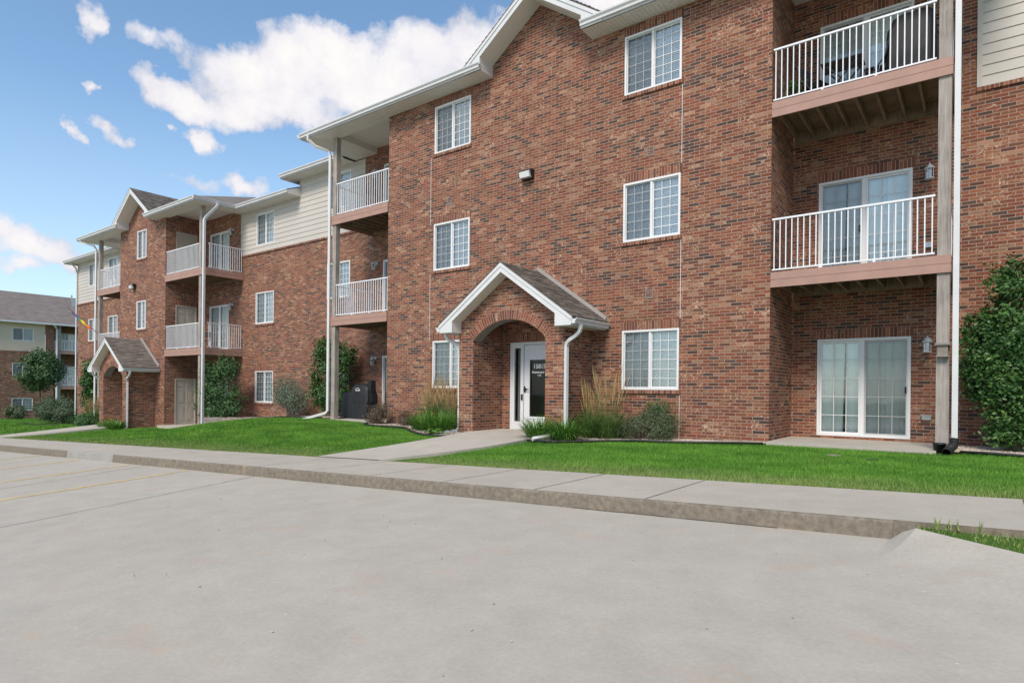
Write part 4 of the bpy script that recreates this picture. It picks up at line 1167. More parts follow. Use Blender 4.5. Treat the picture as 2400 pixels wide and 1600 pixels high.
# top balcony: covered furniture, folding table and chairs, plant
tb = 2*H-.085
cover('covered_furniture', 'tall dark fabric cover over furniture on the top right balcony beside the post', 'furniture cover', (-1.12, 14.0, tb), [(0, 1, 1, 0), (.3, 1, .98, 0), (.8, .97, .93, 0), (1.1, .93, .88, 0), (1.3, .8, .8, .03), (1.38, .6, .6, .05)], .85, .8, folds=7, seed=4)
def folding_table(loc):
    o = empty('folding_table', 'dark folding table on the top right balcony', 'table', loc)
    m = MB()
    for k in range(6): m.box(-.36, .36, -.26+k*.088, -.26+k*.088+.075, .70, .715)
    m.build('tabletop', 'dark_chair', o)
    m = MB()
    for sy in (-.2, .2): m.tube([(-.34, sy, 0), (.3, sy, .7)], .016, 6); m.tube([(.34, sy, 0), (-.3, sy, .7)], .016, 6)
    m.tube([(-.34, -.2, .02), (-.34, .2, .02)], .014, 6); m.tube([(.34, -.2, .02), (.34, .2, .02)], .014, 6)
    m.build('leg_frame', 'dark_chair', o)
def folding_chair(loc, rz, label):
    o = empty('folding_chair', label, 'chair', loc, 'folding chairs on the top right balcony', rz)
    m = MB()
    for k in range(5): m.box(-.2, .2, -.2+k*.08, -.2+k*.08+.066, .43, .445)
    m.build('seat', 'dark_chair', o)
    m = MB()
    for k in range(3): m.box(-.2, .2, .2+k*.02, .215+k*.02, .62+k*.09, .69+k*.09)
    m.build('backrest', 'dark_chair', o)
    m = MB()
    for sx in (-.21, .21): m.tube([(sx, -.26, 0), (sx, .2, .6), (sx, .27, .9)], .013, 6); m.tube([(sx, .28, 0), (sx, -.18, .44)], .013, 6)
    m.build('leg_frame', 'dark_chair', o)
folding_table((-2.25, 13.7, tb)); folding_chair((-2.75, 13.75, tb), rad(70), 'dark folding chair left of the small balcony table'); folding_chair((-1.75, 13.75, tb), rad(-80), 'dark folding chair right of the small balcony table')
folding_chair((-28.6, 14.2, H+ZL-.125), rad(20), 'dark chair behind the railing of the left second-floor corner balcony').__class__
for ob in bpy.data.objects:
    if ob.get('label', '').startswith('dark chair behind'): ob['group'] = 'balcony chair'

# ------------------------------------------------------------ foliage builders
def leaf_mesh(name, centers, normals, sizes, mat, parent=None, aspect=.55, droop=0, fold=True):
    """numpy: one pointed leaf (4 verts, 2 tris folded) per centre"""
    n = len(centers); c = np.asarray(centers); nr = np.asarray(normals); nr = nr/np.linalg.norm(nr, axis=1)[:, None]
    a = rng.normal(size=(n, 3)); a[:, 2] *= .6
    t = a-nr*(a*nr).sum(1)[:, None]; t /= np.linalg.norm(t, axis=1)[:, None]; b = np.cross(nr, t)
    L = np.asarray(sizes)[:, None]; W_ = L*aspect*.5
    v = np.empty((n, 4, 3)); v[:, 0] = c-t*L*.5; v[:, 1] = c-b*W_+nr*L*.10; v[:, 2] = c+t*L*.5; v[:, 3] = c+b*W_+nr*L*.10
    v = v.reshape(-1, 3); idx = np.arange(n)[:, None]*4
    tris = np.concatenate([idx+[0, 1, 2], idx+[0, 2, 3]], axis=1).reshape(-1, 3)
    me = bpy.data.meshes.new(name); me.vertices.add(len(v)); me.vertices.foreach_set('co', v.astype(np.float32).ravel())
    me.loops.add(len(tris)*3); me.loops.foreach_set('vertex_index', tris.astype(np.int32).ravel())
    me.polygons.add(len(tris)); me.polygons.foreach_set('loop_start', np.arange(0, len(tris)*3, 3, dtype=np.int32))
    me.update(calc_edges=True); me.validate()
    me.materials.append(M[mat]); o = bpy.data.objects.new(name, me); col.objects.link(o)
    if parent: o.parent = parent
    return o
def clump_points(blobs, n, shell=.55, clumps=60, cl=.16):
    """sample leaves in clusters lying in the outer shells of ellipsoid blobs"""
    vols = np.array([b[3]*b[4]*b[5] for b in blobs])**(2/3); vols = vols/vols.sum()
    K = clumps; which = rng.choice(len(blobs), K, p=vols); B = np.array(blobs)[which]
    d = rng.normal(size=(K, 3)); d /= np.linalg.norm(d, axis=1)[:, None]; r = rng.uniform(shell, 1.0, K)[:, None]
    cc = B[:, :3]+d*r*B[:, 3:6]
    k = rng.integers(0, K, n); off = rng.normal(size=(n, 3))*cl*rng.uniform(.5, 1.2, (K, 1))[k]
    p = cc[k]+off; nrm = d[k]*.7+rng.normal(size=(n, 3))*.55+np.array([0, 0, .45])
    return p, nrm
def shrub(name, label, cat, base, blobs, n, size, mat, clumps=80, cl=.13, stems=6, group=None, shell=.5, fill=.25, aspect=.55, up=0, trunk=None):
    o = empty(name, label, cat, base, group)
    p, nr = clump_points(blobs, int(n*(1-fill)), shell, clumps, cl)
    m_ = int(n*fill); B = np.array(blobs)[rng.integers(0, len(blobs), m_)]
    d = rng.normal(size=(m_, 3)); d /= np.linalg.norm(d, axis=1)[:, None]; q = B[:, :3]+d*(rng.uniform(.2, .95, m_)[:, None])*B[:, 3:6]
    p = np.concatenate([p, q]); nr = np.concatenate([nr, d+rng.normal(size=(m_, 3))*.6])
    # loose shoots that break the outline
    for _ in range(max(6, clumps//7)):
        b = blobs[rng.integers(0, len(blobs))]; dd = rng.normal(size=3); dd[2] = abs(dd[2])*.9+.1; dd /= np.linalg.norm(dd)
        tip = np.array(b[:3])+dd*np.array(b[3:6])*rng.uniform(1.08, 1.32); k_ = 16
        q_ = np.array(b[:3])+dd*np.array(b[3:6])*.85; tt = rng.uniform(0, 1, (k_, 1)); p = np.concatenate([p, q_+(tip-q_)*tt+rng.normal(size=(k_, 3))*size*.45]); nr = np.concatenate([nr, rng.normal(size=(k_, 3))+dd])
    keep = p[:, 2] > .015; p = p[keep]; nr = nr[keep]
    leaf_mesh('foliage', p, nr, rng.uniform(.65, 1.3, len(p))*size, mat, o, aspect)
    s = MB()
    if trunk: s.tube([(0, 0, -.1), (0.02, 0, trunk*.5), (0, .02, trunk)], [.075, .06, .05], 7)
    for k in range(stems):
        b = blobs[random.randrange(len(blobs))]; z0 = trunk or -.03
        e = (b[0]+random.uniform(-.6, .6)*b[3], b[1]+random.uniform(-.6, .6)*b[4], b[2]+random.uniform(-.1, .7)*b[5])
        s.tube([(random.uniform(-.06, .06), random.uniform(-.06, .06), z0), (e[0]*.45, e[1]*.45, z0+(e[2]-z0)*.5), e], [.022, .014, .006], 5, caps=False)
    s.build('stems' if not trunk else 'trunk', 'bark', o)
    return o
gz = ground
shrub('tall_shrub', 'tall glossy dark green shrub against the brick wall at the right edge', 'shrub', (.42, 13.95, -.12),
      [(-.05, 0, 1.35, .66, .5, .75), (-.38, 0, 1.65, .48, .42, .7), (-.02, 0, .36, .38, .34, .32), (.45, 0, .7, .55, .4, .5), (.9, 0, 2.2, .6, .45, .9), (.15, 0, 2.2, .72, .55, .75), (-.2, 0, 2.0, .55, .5, .7), (.0, 0, 2.95, .42, .42, .55), (.5, 0, 3.0, .45, .4, .6), (.0, 0, .62, .40, .36, .42), (-.3, -.05, 1.15, .38, .34, .38), (.75, 0, 1.5, .5, .45, .9)], 30000, .075, 'leaf_big', 300, .09, 12, fill=.35)
shrub('holly_shrub', 'dark green holly shrub behind the downspout next to the covered grill', 'shrub', (-19.1, 14.15, -.2),
      [(0, 0, 1.6, 1.05, .5, .95), (-.25, 0, 2.45, .6, .42, .62), (.75, 0, 2.2, .5, .4, .55), (-.35, 0, .85, .8, .45, .6), (.5, 0, .7, .75, .45, .6)], 13000, .085, 'leaf_holly', 170, .12, 8, fill=.3)
shrub('grey_shrub', 'loose grey-green rounded shrub below the wing window left of the holly', 'shrub', (-21.45, 14.0, -.22),
      [(0, 0, .8, .95, .5, .62), (-.3, 0, 1.05, .6, .45, .5), (.4, 0, .6, .7, .45, .5)], 9000, .06, 'leaf_grey', 170, .12, 12, fill=.3, aspect=.35)
shrub('green_shrub', 'bushy green shrub beside the tall white downspout of the left corner balcony', 'shrub', (-25.95, 13.55, -.45),
      [(0, 0, 1.1, 1.3, .6, .9), (-1.0, 0, .8, .6, .5, .7), (-.4, -.1, .3, 1.0, .4, .4), (.7, 0, .3, .8, .4, .35), (.25, 0, 2.0, .95, .5, .75), (-.55, 0, 1.75, .75, .5, .7), (.9, 0, .7, .7, .5, .6), (.8, 0, 2.2, .4, .35, .5)], 13000, .085, 'leaf_bush', 150, .15, 12, fill=.22, shell=.4)
shrub('narrow_shrub', 'narrow upright dark shrub behind the far left porch', 'shrub', (-41.3, 14.1, -1.35),
      [(0, 0, 1.6, .95, .5, 1.3), (.1, 0, 3.0, .75, .5, 1.0), (-.1, 0, 2.4, .9, .5, 1.0)], 8000, .14, 'leaf_holly', 140, .16, 4, fill=.4)
shrub('round_shrub', 'wide rounded grey-green shrub on the lawn left of the far porch', 'shrub', (-48.6, 14.6, -1.55),
      [(0, 0, .85, 2.2, 1.2, .85), (-1.5, 0, .7, 1.4, 1.0, .7), (1.6, 0, .75, 1.3, 1.0, .75)], 15000, .10, 'leaf_far', 230, .17, 8, fill=.35)
shrub('low_shrub', 'small green shrub cut by the left edge of the photo', 'shrub', (-69.5, 17.6, -2.2), [(0, 0, .6, 1.0, .8, .65)], 3000, .14, 'leaf_olive', 60, .14, 4)
shrub('purple_shrub', 'small purplish barberry shrub right of the grill patio', 'shrub', (-14.55, 12.55, -.24),
      [(0, 0, .33, .48, .36, .32), (.12, 0, .45, .3, .25, .26), (-.25, 0, .22, .32, .28, .22)], 3600, .04, 'leaf_purple', 120, .06, 12, fill=.3)
shrub('purple_shrub', 'smaller purplish shrub just left of the tall feathery grass', 'shrub', (-13.35, 12.6, -.24),
      [(0, 0, .26, .36, .3, .26)], 2000, .04, 'leaf_purple', 70, .05, 9)
shrub('olive_shrub', 'low olive-green bush with fine leaves left of the white control joint', 'shrub', (-5.85, 12.42, -.19),
      [(0, 0, .32, .62, .3, .33), (.2, .1, .5, .42, .28, .27), (-.35, 0, .25, .38, .28, .27), (.5, 0, .25, .25, .25, .25)], 7500, .055, 'leaf_olive', 150, .07, 16, fill=.3, aspect=.2)
shrub('dark_shrub', 'dark leafy shrub rising behind the olive bush under the window', 'shrub', (-5.75, 12.72, -.19),
      [(0.15, 0, .5, .5, .2, .33), (.1, 0, .72, .22, .15, .2)], 2600, .05, 'leaf_bush', 60, .07, 6, aspect=.3)
# left porch plants
shrub('low_shrub', 'low green shrub beside the far porch path on its left', 'shrub', (-35.6, 11.75, -1.12), [(0, 0, .28, 1.05, .5, .3)], 3000, .08, 'leaf_bush', 70, .1, 3)
# tree
tr = shrub('tree', 'small round-crowned tree on the lawn in front of the distant building', 'tree', (-60.5, 16.9, -1.85),
      [(0, 0, 3.9, 1.75, 1.75, 1.5), (-.5, 0, 3.2, 1.9, 1.6, 1.0), (.6, .2, 4.6, 1.2, 1.2, 1.1), (-.7, 0, 4.5, 1.1, 1.1, 1.0), (1.2, 0, 3.6, 1.0, 1.0, .8)], 12000, .17, 'leaf_tree', 200, .2, 12, fill=.3, trunk=2.3, shell=.4)
for ch in bpy.data.objects:
    if ch.parent == tr and ch.name.startswith('foliage'): ch.name = 'crown'

# strap-leaved plants
def strap(mesh_v, mesh_f, base, ang, L, w, lean, droop, seg=5):
    d = np.array([math.cos(ang), math.sin(ang), 0]); px = np.array([-d[1], d[0], 0]); b = np.array(base, float); i0 = len(mesh_v)
    p = b.copy(); el = math.pi/2-lean; step = L/seg
    for k in range(seg+1):
        ww = w*(1-(k/seg)**2*.9)/2
        mesh_v.append(tuple(p-px*ww)); mesh_v.append(tuple(p+px*ww))
        e = el-droop*(k/seg)**1.5; p = p+(d*math.cos(e)+np.array([0, 0, math.sin(e)]))*step
        if p[2] < b[2]+.01: p[2] = b[2]+.01
    for k in range(seg): a = i0+2*k; mesh_f.append((a, a+1, a+3, a+2))
def strap_plant(name, label, cat, base, n, L, w, spread, lean, droop, mat, group=None, plumes=0, pl=1.3, flowers=()):
    o = empty(name, label, cat, base, group); m = MB()
    for k in range(n):
        a = random.uniform(0, 2*math.pi); r = spread*math.sqrt(random.random())
        strap(m.v, m.f, (r*math.cos(a), r*math.sin(a)*.8, 0), a+random.uniform(-.8, .8), L*random.uniform(.6, 1.15), w*random.uniform(.7, 1.2), lean*random.uniform(.1, 1.2), droop*random.uniform(.3, 1.2))
    m.build('leaves', mat, o)
    if plumes:
        s = MB(); q = MB()
        for k in range(plumes):
            a = random.uniform(0, 2*math.pi); r = spread*.8*math.sqrt(random.random()); h = pl*random.uniform(.62, 1.08); ln = random.uniform(0, .24)
            x0, y0 = r*math.cos(a), r*math.sin(a)*.8; dx, dy = math.cos(a)*ln, math.sin(a)*ln+random.uniform(-.03, .03)
            z1 = h*.68
            s.tube([(x0, y0, 0), (x0+dx*.4, y0+dy*.4, z1*.6), (x0+dx, y0+dy, z1)], .0022, 3, caps=False)
            q.tube([(x0+dx, y0+dy, z1*.98), (x0+dx*1.25, y0+dy*1.2, z1+(h-z1)*.4), (x0+dx*1.7, y0+dy*1.6, h)], [.004, .0075, .0015], 4, caps=False)
        s.build('stalks', 'leaf_reed', o); q.build('plumes', 'plume', o)
    for (x, y, z) in flowers:
        s = MB(); s.tube([(x*.3, y*.3, 0), (x*.7, y*.7, z*.6), (x, y, z)], .004, 4)
        s.build('stem', 'leaf_lily', o)
        f = MB()
        for k in range(6):
            a = k*math.pi/3; c_a, s_a = math.cos(a), math.sin(a); px, py = -s_a*.022, c_a*.022
            f.quad((x, y, z), (x+c_a*.035+px, y+s_a*.035+py, z+.022), (x+c_a*.075, y+s_a*.075, z+.02), (x+c_a*.035-px, y+s_a*.035-py, z+.022))
        f.build('flower', 'petal', o)
    return o
G1 = 'daylily clumps by the entry porches'
strap_plant('daylily', 'daylily clump covering the right foot of the near porch door, left of the white spout', 'plant', (-8.0, 11.5, -.17), 420, .60, .018, .2, .75, 1.7, 'leaf_lily', G1)
strap_plant('daylily', 'daylily clump with orange flowers right of the near porch downspout', 'plant', (-7.26, 11.45, -.17), 520, .62, .018, .25, .85, 1.7, 'leaf_lily', G1, flowers=[(-.34, -.12, .50), (.1, -.3, .46)])
G2 = 'feather reed grass clumps by the near porch'
strap_plant('reed_grass', 'feather reed grass with tan plumes right beside the near porch downspout', 'ornamental grass', (-7.05, 12.3, -.2), 420, .85, .011, .2, .6, 1.5, 'leaf_reed', G2, 42, 1.45)
strap_plant('reed_grass', 'taller feather reed grass with tan plumes between porch grass and olive bush', 'ornamental grass', (-6.65, 12.35, -.2), 620, .80, .012, .26, .75, 1.6, 'leaf_reed', G2, 46, 1.62)
strap_plant('reed_grass', 'feather reed grass with tan plumes at the left window of the near block', 'ornamental grass', (-12.35, 12.55, -.22), 340, .9, .010, .24, .45, 1.1, 'leaf_reed', G2, 80, 1.5)
strap_plant('reed_grass', 'feather reed grass with tan plumes touching the left pier of the near porch', 'ornamental grass', (-11.5, 12.45, -.22), 340, .85, .010, .26, .45, 1.1, 'leaf_reed', G2, 80, 1.4)
strap_plant('daylily', 'bright green daylily clump with orange flowers in front of the left pier grasses', 'plant', (-11.15, 11.7, -.22), 800, .62, .017, .34, .7, 1.5, 'leaf_lily', G1, flowers=[(.05, -.36, .50), (.42, .1, .70), (-.45, -.3, .52)])
strap_plant('daylily', 'daylily clump at the lawn corner, leftmost beside the near porch path', 'plant', (-11.95, 11.9, -.24), 700, .58, .016, .32, .6, 1.4, 'leaf_lily', G1)
# hosta
ho = empty('hosta', 'broad-leaved green plant at the foot of the daylilies left of the near porch', 'plant', (-10.95, 11.3, -.27)); m = MB()
for k in range(60):
    a = random.uniform(0, 6.28); L = random.uniform(.05, .24); z = random.uniform(.05, .2); d = Vector((math.cos(a), math.sin(a), 0)); px = Vector((-d.y, d.x, 0))
    p = d*.03+Vector((0, 0, .02)); q = d*L+Vector((0, 0, z)); r_ = d*(L+.12)+Vector((0, 0, z-.03)); mid = (q+r_)/2
    m.quad(tuple(q), tuple(mid-px*.04+Vector((0, 0, .015))), tuple(r_), tuple(mid+px*.04+Vector((0, 0, .015)))); m.tube([p, q], .003, 3, caps=False)
m.build('leaves', 'leaf_lily', ho)
G3 = 'daylilies by the far left porch'
strap_plant('daylily', 'daylily clump under the arch of the far left porch', 'plant', (-31.9, 11.5, -1.02), 420, .5, .022, .45, .8, 1.5, 'leaf_lily', G3)
strap_plant('daylily', 'daylily clump with yellow flower at the right pier of the far left porch', 'plant', (-30.9, 11.45, -1.02), 420, .5, .022, .4, .8, 1.5, 'leaf_lily', G3, flowers=[(0, -.3, .5), (.25, -.3, .45), (-.6, -.3, .5)])
strap_plant('reed_grass', 'yellowing reed grass clump left of the far left porch', 'ornamental grass', (-36.6, 12.6, -1.2), 500, .9, .016, .4, .4, .9, 'leaf_reed', None, 150, 1.6)
# potted plant on the top balcony
po = empty('potted_plant', 'leafy plant in a dark pot on the top right balcony near the left corner', 'potted plant', (-3.1, 13.6, tb))
m = MB(); m.lathe((0, 0, 0), [(.10, 0), (.15, .18), (.16, .19), (.15, .2), (.12, .18)], 14); m.build('pot', 'terracotta', po)
pp_, nn_ = clump_points([(0, 0, .42, .2, .18, .25)], 260, .4, 16, .06); leaf_mesh('foliage', pp_, nn_, rng.uniform(.05, .09, 260), 'leaf_big', po)

# landscape edging
def edging(label, pts, r=.022):
    m = MB(); m.tube([(x, y, ground(x, y)+.048+(z if z else 0)) for x, y, z in pts], r, 8)
    return tag(m.build('landscape_edging', 'edging', smooth=True), label, 'edging', 'black lawn edging around the planting beds')
edging('black plastic edging along the gravel bed right of the near porch path', [(-8.1, 11.15, 0), (-7.8, 11.05, 0), (-7.3, 11.05, 0), (-6.8, 11.3, .01), (-6.3, 11.75, 0), (-5.8, 11.95, .01), (-5.2, 12.0, 0), (-4.6, 12.15, 0), (-4, 12.35, .01), (-3.4, 12.6, 0)])
edging('black plastic edging in front of the tall shrub at the right edge', [(-.3, 13.2, 0), (.1, 13.1, .01), (.6, 13.05, 0), (1.2, 13.05, 0), (3, 13.05, 0)])
edging('black plastic edging around the purple shrubs near the grill patio', [(-14.7, 12.7, 0), (-14.95, 12.35, 0), (-14.7, 12.1, 0), (-14.1, 12.0, 0), (-13.4, 12.05, 0), (-12.7, 11.9, .01), (-12.3, 11.6, 0), (-11.6, 11.2, 0), (-10.9, 10.95, 0), (-10.3, 11.0, 0)])
edging('black plastic edging in front of the holly shrub left of the grill patio', [(-20.8, 12.95, 0), (-20, 13.2, .02), (-19.4, 13.25, 0), (-18, 13.0, .02)])
edging('curving black edging around the round shrub on the far left lawn', [(-50.5, 13.0, 0), (-48.5, 12.8, .05), (-46.5, 12.9, .0), (-44.0, 12.6, .06), (-42, 12.6, 0)], .03)
# mulch / gravel beds
def bed(pts, n, seedz=.012):
    m = MB(); m.quad(*[(x, y, ground(x, y)+seedz) for x, y in pts]); 
    xs_ = [p[0] for p in pts]; ys_ = [p[1] for p in pts]
    return m
def fan(pts_top, yb, zf=None):
    """bed between an edging polyline and a wall line"""
    m = MB()
    for (x0, y0), (x1, y1) in zip(pts_top, pts_top[1:]):
        K = 4
        for k in range(K):
            a, b = k/K, (k+1)/K
            q = [(x0, y0+(yb-y0)*a), (x1, y1+(yb-y1)*a), (x1, y1+(yb-y1)*b), (x0, y0+(yb-y0)*b)]
            m.quad(*[(x, y, (zf(x) if zf else ground(x, y))+.034) for x, y in q])
    return m
beds = [([(-8.0, 11.1), (-7.3, 11.07), (-6.8, 11.32), (-6.3, 11.77), (-5.8, 11.97), (-5.2, 12.02), (-4.6, 12.17), (-4, 12.37), (-3.42, 12.62)], 13.0),
        ([(-.45, 13.2), (.1, 13.12), (.6, 13.07), (3, 13.07)], P), ([(-14.9, 12.4), (-14.1, 12.05), (-12.7, 11.95), (-11.6, 11.25), (-10.9, 11.0), (-10.35, 11.0)], 13.0),
        ([(-20.7, 13.0), (-19.4, 13.3), (-17.6, 13.1)], P)]
RBED = ([(-26.0, 13.3), (-25.6, 12.9), (-24.6, 12.75), (-23.4, 12.7), (-22.2, 12.7), (-20.7, 12.8)], P)
rbz = lambda x: float(np.interp(x, [-26.2, -20.7], [-.42, -.22]))
st_v = []; st_f = []
bedm = MB()
for pts, yb in beds:
    f = fan(pts, yb); k = len(bedm.v); bedm.v += f.v; bedm.f += [tuple(i+k for i in q) for q in f.f]
f = fan(RBED[0], P, rbz); k = len(bedm.v); bedm.v += f.v; bedm.f += [tuple(i+k for i in q) for q in f.f]
tag(bedm.build('planting_bed', 'mulch'), kind='structure')
stones = MB()
octv = np.array([(1, 0, 0), (0, 1, 0), (-1, 0, 0), (0, -1, 0), (0, 0, 1), (0, 0, -1)], float); octf = [(0, 1, 4), (1, 2, 4), (2, 3, 4), (3, 0, 4), (1, 0, 5), (2, 1, 5), (3, 2, 5), (0, 3, 5)]
for (pts, yb), nst in zip(beds, (5200, 3200, 2500, 1500)):
    for _ in range(nst):
        k = random.randrange(len(pts)-1); t = random.random(); (x0, y0), (x1, y1) = pts[k], pts[k+1]; x = x0+(x1-x0)*t; ye = y0+(y1-y0)*t
        y = ye+.03+(yb-ye-.03)*random.random(); r = random.uniform(.010, .026)
        v = octv*np.array([r*random.uniform(.7, 1.3), r*random.uniform(.7, 1.2), r*.6])+rng.normal(size=(6, 3))*r*.15; a = random.random()*3
        ca, sa = math.cos(a), math.sin(a); i = len(stones.v); z = ground(x, y)+.042
        stones.v += [(x+p[0]*ca-p[1]*sa, y+p[0]*sa+p[1]*ca, z+p[2]) for p in v]; stones.f += [tuple(i+q for q in f) for f in octf]
tag(stones.build('gravel', 'stone'), 'pale river gravel covering the planting beds along the brick walls', 'gravel', kind='stuff')

# retaining wall of tan blocks by the left balcony
rw = MB(); x = -25.9
pts = [(-26.1, 13.2), (-25.6, 12.75), (-24.6, 12.6), (-23.4, 12.55), (-22.2, 12.55), (-20.9, 12.65)]
for row in range(3):
    for (x0, y0), (x1, y1) in zip(pts, pts[1:]):
        L = math.hypot(x1-x0, y1-y0); n = max(1, round(L/.4)); dx, dy = (x1-x0)/L, (y1-y0)/L
        for k in range(n):
            t = (k+.0)/n; xx, yy = x0+(x1-x0)*t, y0+(y1-y0)*t; z = rbz((x0+x1)/2)+.04-.135*row
            w2 = L/n-.012; q = [(xx, yy), (xx+dx*w2, yy+dy*w2), (xx+dx*w2-dy*.2, yy+dy*w2+dx*.2), (xx-dy*.2, yy+dx*.2)]
            rw.prism([(a, b, z-.13) for a, b in q], (0, 0, .128))
tag(rw.build('retaining_wall', 'block_tan'), 'low tan concrete block retaining wall around the green shrub bed', 'retaining wall')
# black flexible downspout pipe + pot
el = MB(); pl_ = [Vector((-.37, 12.93, .16)), Vector((-.38, 12.9, .05)), Vector((-.44, 12.75, -.02)), Vector((-.47, 12.55, -.06))]
pts = []
for a, b in zip(pl_, pl_[1:]):
    for k in range(6): pts.append(a.lerp(b, k/6))
el.tube([tuple(p) for p in pts]+[tuple(pl_[-1])], [.072 if k % 2 else .064 for k in range(len(pts)+1)], 14, caps=False)
tag(el.build('drain_elbow', 'black_plastic', smooth=False), 'black corrugated drain elbow on the foot of the right downspout', 'drain pipe')
m = MB(); m.lathe((-.58, 12.90, -.12), [(.075, 0), (.095, .17), (.102, .17), (.102, .195), (.085, .195), (.07, .05)], 16)
o = tag(m.build('plant_pot', 'black_plastic', smooth=True), 'small black nursery pot at the foot of the weathered right post', 'pot')
m = MB(); m.box(-.60, -.56, 12.79, 12.80, -.06, .03); 
# bird box on post
bb = empty('bird_box', 'small weathered box with a flat roof fixed to the right balcony post', 'bird box', (-.55, 13.0, 1.55))
m = MB(); m.box(-.075, .075, -.09, .0, .02, .20); m.build('body', 'block_tan', bb)
m = MB(); m.box(-.11, .11, -.13, .01, .20, .235); m.build('roof', 'flashing', bb)
m = MB(); m.box(-.085, .085, -.11, .01, 0, .02); m.build('floor', 'flashing', bb)
# irrigation box lids in lawn
for (x, y, lab, mt) in ((-1.95, 11.4, 'small pale utility lid set in the lawn before the right patio', 'block_tan'), (-1.35, 11.0, 'dark flat drain grate in the lawn before the right patio', 'edging')):
    m = MB(); m.lathe((x, y, ground(x, y)+.0), [(.11, .0), (.11, .022), (.10, .027)], 16)
    tag(m.build('utility_lid', mt), lab, 'utility lid')
# white splash/spout at near porch is part of downspout; flag
fl = empty('flag', 'rolled rainbow flag on a slanted pole at the far left balcony post', 'flag', (-37.5, 12.95, 3.72))
a = Vector((0, 0, 0)); b = Vector((-1.25, -.95, 1.33))
m = MB(); m.tube([a, b], .013, 8); m.build('flag_pole', 'dark_chair', fl)
m = MB(); n = 14; ring = 8
for k in range(n+1):
    t = .22+.62*k/n; c = a.lerp(b, t)+Vector((0, 0, -.05)); w_ = (.075+.03*math.sin(k*1.4))*(1-.5*(k/n)**2)
    for q in range(ring):
        an = 2*math.pi*q/ring; m.v.append((c.x+math.cos(an)*w_*.6, c.y, c.z+math.sin(an)*w_*1.0-.03))
for k in range(n):
    for q in range(ring):
        i = k*ring+q; j = k*ring+(q+1) % ring; m.f.append((i, j, j+ring, i+ring)); m.uv[len(m.f)-1] = [(k/n, 0), (k/n, 1), ((k+1)/n, 1), ((k+1)/n, 0)]
m.build('flag_cloth', 'flag_cloth', fl, smooth=True)
# white storage box and stuff on far balcony
m = MB(); m.box(-36.0, -35.1, 13.5, 14.1, 2*H+ZL-.12, 2*H+ZL+.55); m.box(-36.03, -35.07, 13.47, 14.13, 2*H+ZL+.55, 2*H+ZL+.6); tag(m.build('storage_box', 'rail_white'), 'pale storage box behind the railing of the far left top balcony', 'storage box')

# ------------------------------------------------------------ grass
def in_bed(x, y):
    r = np.zeros(len(x), bool)
    for pts, yb in beds:
        xs_ = [p[0] for p in pts]; ys_ = [p[1] for p in pts]
        r |= (x > xs_[0]) & (x < xs_[-1]) & (y > np.interp(x, xs_, ys_))
    return r
def blocked(x, y):
    r = in_bed(x, y)
    for cx in (PCX, PCX2):
        ll_, rr_ = walk_edges(cx, (y-7.6)/4.3)
        r |= (x > ll_) & (x < rr_)
    r |= (y > 12.75) & (x > -3.39) & (x < -.62); r |= (y > 12.8) & (x > -17.6) & (x < -14.7); r |= (y > 12.7) & (x > -29.8) & (x < -26.15)
    r |= (y > 13.0) & (x > -14.8) & (x < -3.4); r |= (y > 13.0) & (x < -29.7) & (x > -34.8)
    r |= (y > 12.6) & (x < -20.9) & (x > -26.2)
    r |= (y > 11.7) & (np.abs(x-PCX) < 1.7); r |= (y > 11.7) & (np.abs(x-PCX2) < 1.7)
    return r
gvec = np.vectorize(ground)
def grass(n, x0, x1, y0, y1, h, wd, name='grass', zf=None, bfilt=True):
    x = rng.uniform(x0, x1, n); y = rng.uniform(y0, y1, n)
    if bfilt:
        k = ~blocked(x, y); x, y = x[k], y[k]
    z = gvec(x, y) if zf is None else zf(x, y)
    m = len(x); a = rng.uniform(0, 2*np.pi, m); hh = h*rng.uniform(.5, 1.25, m); ln = hh*rng.uniform(.1, .75, m); la = rng.uniform(0, 2*np.pi, m)
    v = np.empty((m, 3, 3)); w_ = wd*rng.uniform(.7, 1.3, m)
    v[:, 0] = np.stack([x-np.cos(a)*w_/2, y-np.sin(a)*w_/2, z-.004], 1); v[:, 1] = np.stack([x+np.cos(a)*w_/2, y+np.sin(a)*w_/2, z-.004], 1)
    v[:, 2] = np.stack([x+np.cos(la)*ln, y+np.sin(la)*ln, z+hh], 1)
    return v.reshape(-1, 3)
vs = [grass(210000, -8.2, 3.2, 7.61, 13.1, .045, .007), grass(130000, -18.5, -10.2, 7.61, 13.0, .045, .009), grass(110000, -34, -18.5, 7.61, 13.4, .05, .016), grass(60000, -72, -34, 8.6, 20, .06, .03)]
tx = [p[0] for p in top[2:]]; ty = [p[1] for p in top[2:]]; tz = [p[2] for p in top[2:]]
vx = grass(9000, -.4, 3, 3.5, 5.89, .035, .007, zf=lambda x, y: np.interp(x, tx, tz)-.02, bfilt=False).reshape(-1, 3, 3)
vx = vx[vx[:, 0, 1] > np.interp(vx[:, 0, 0], tx, ty)+.02]; vs.append(vx.reshape(-1, 3))
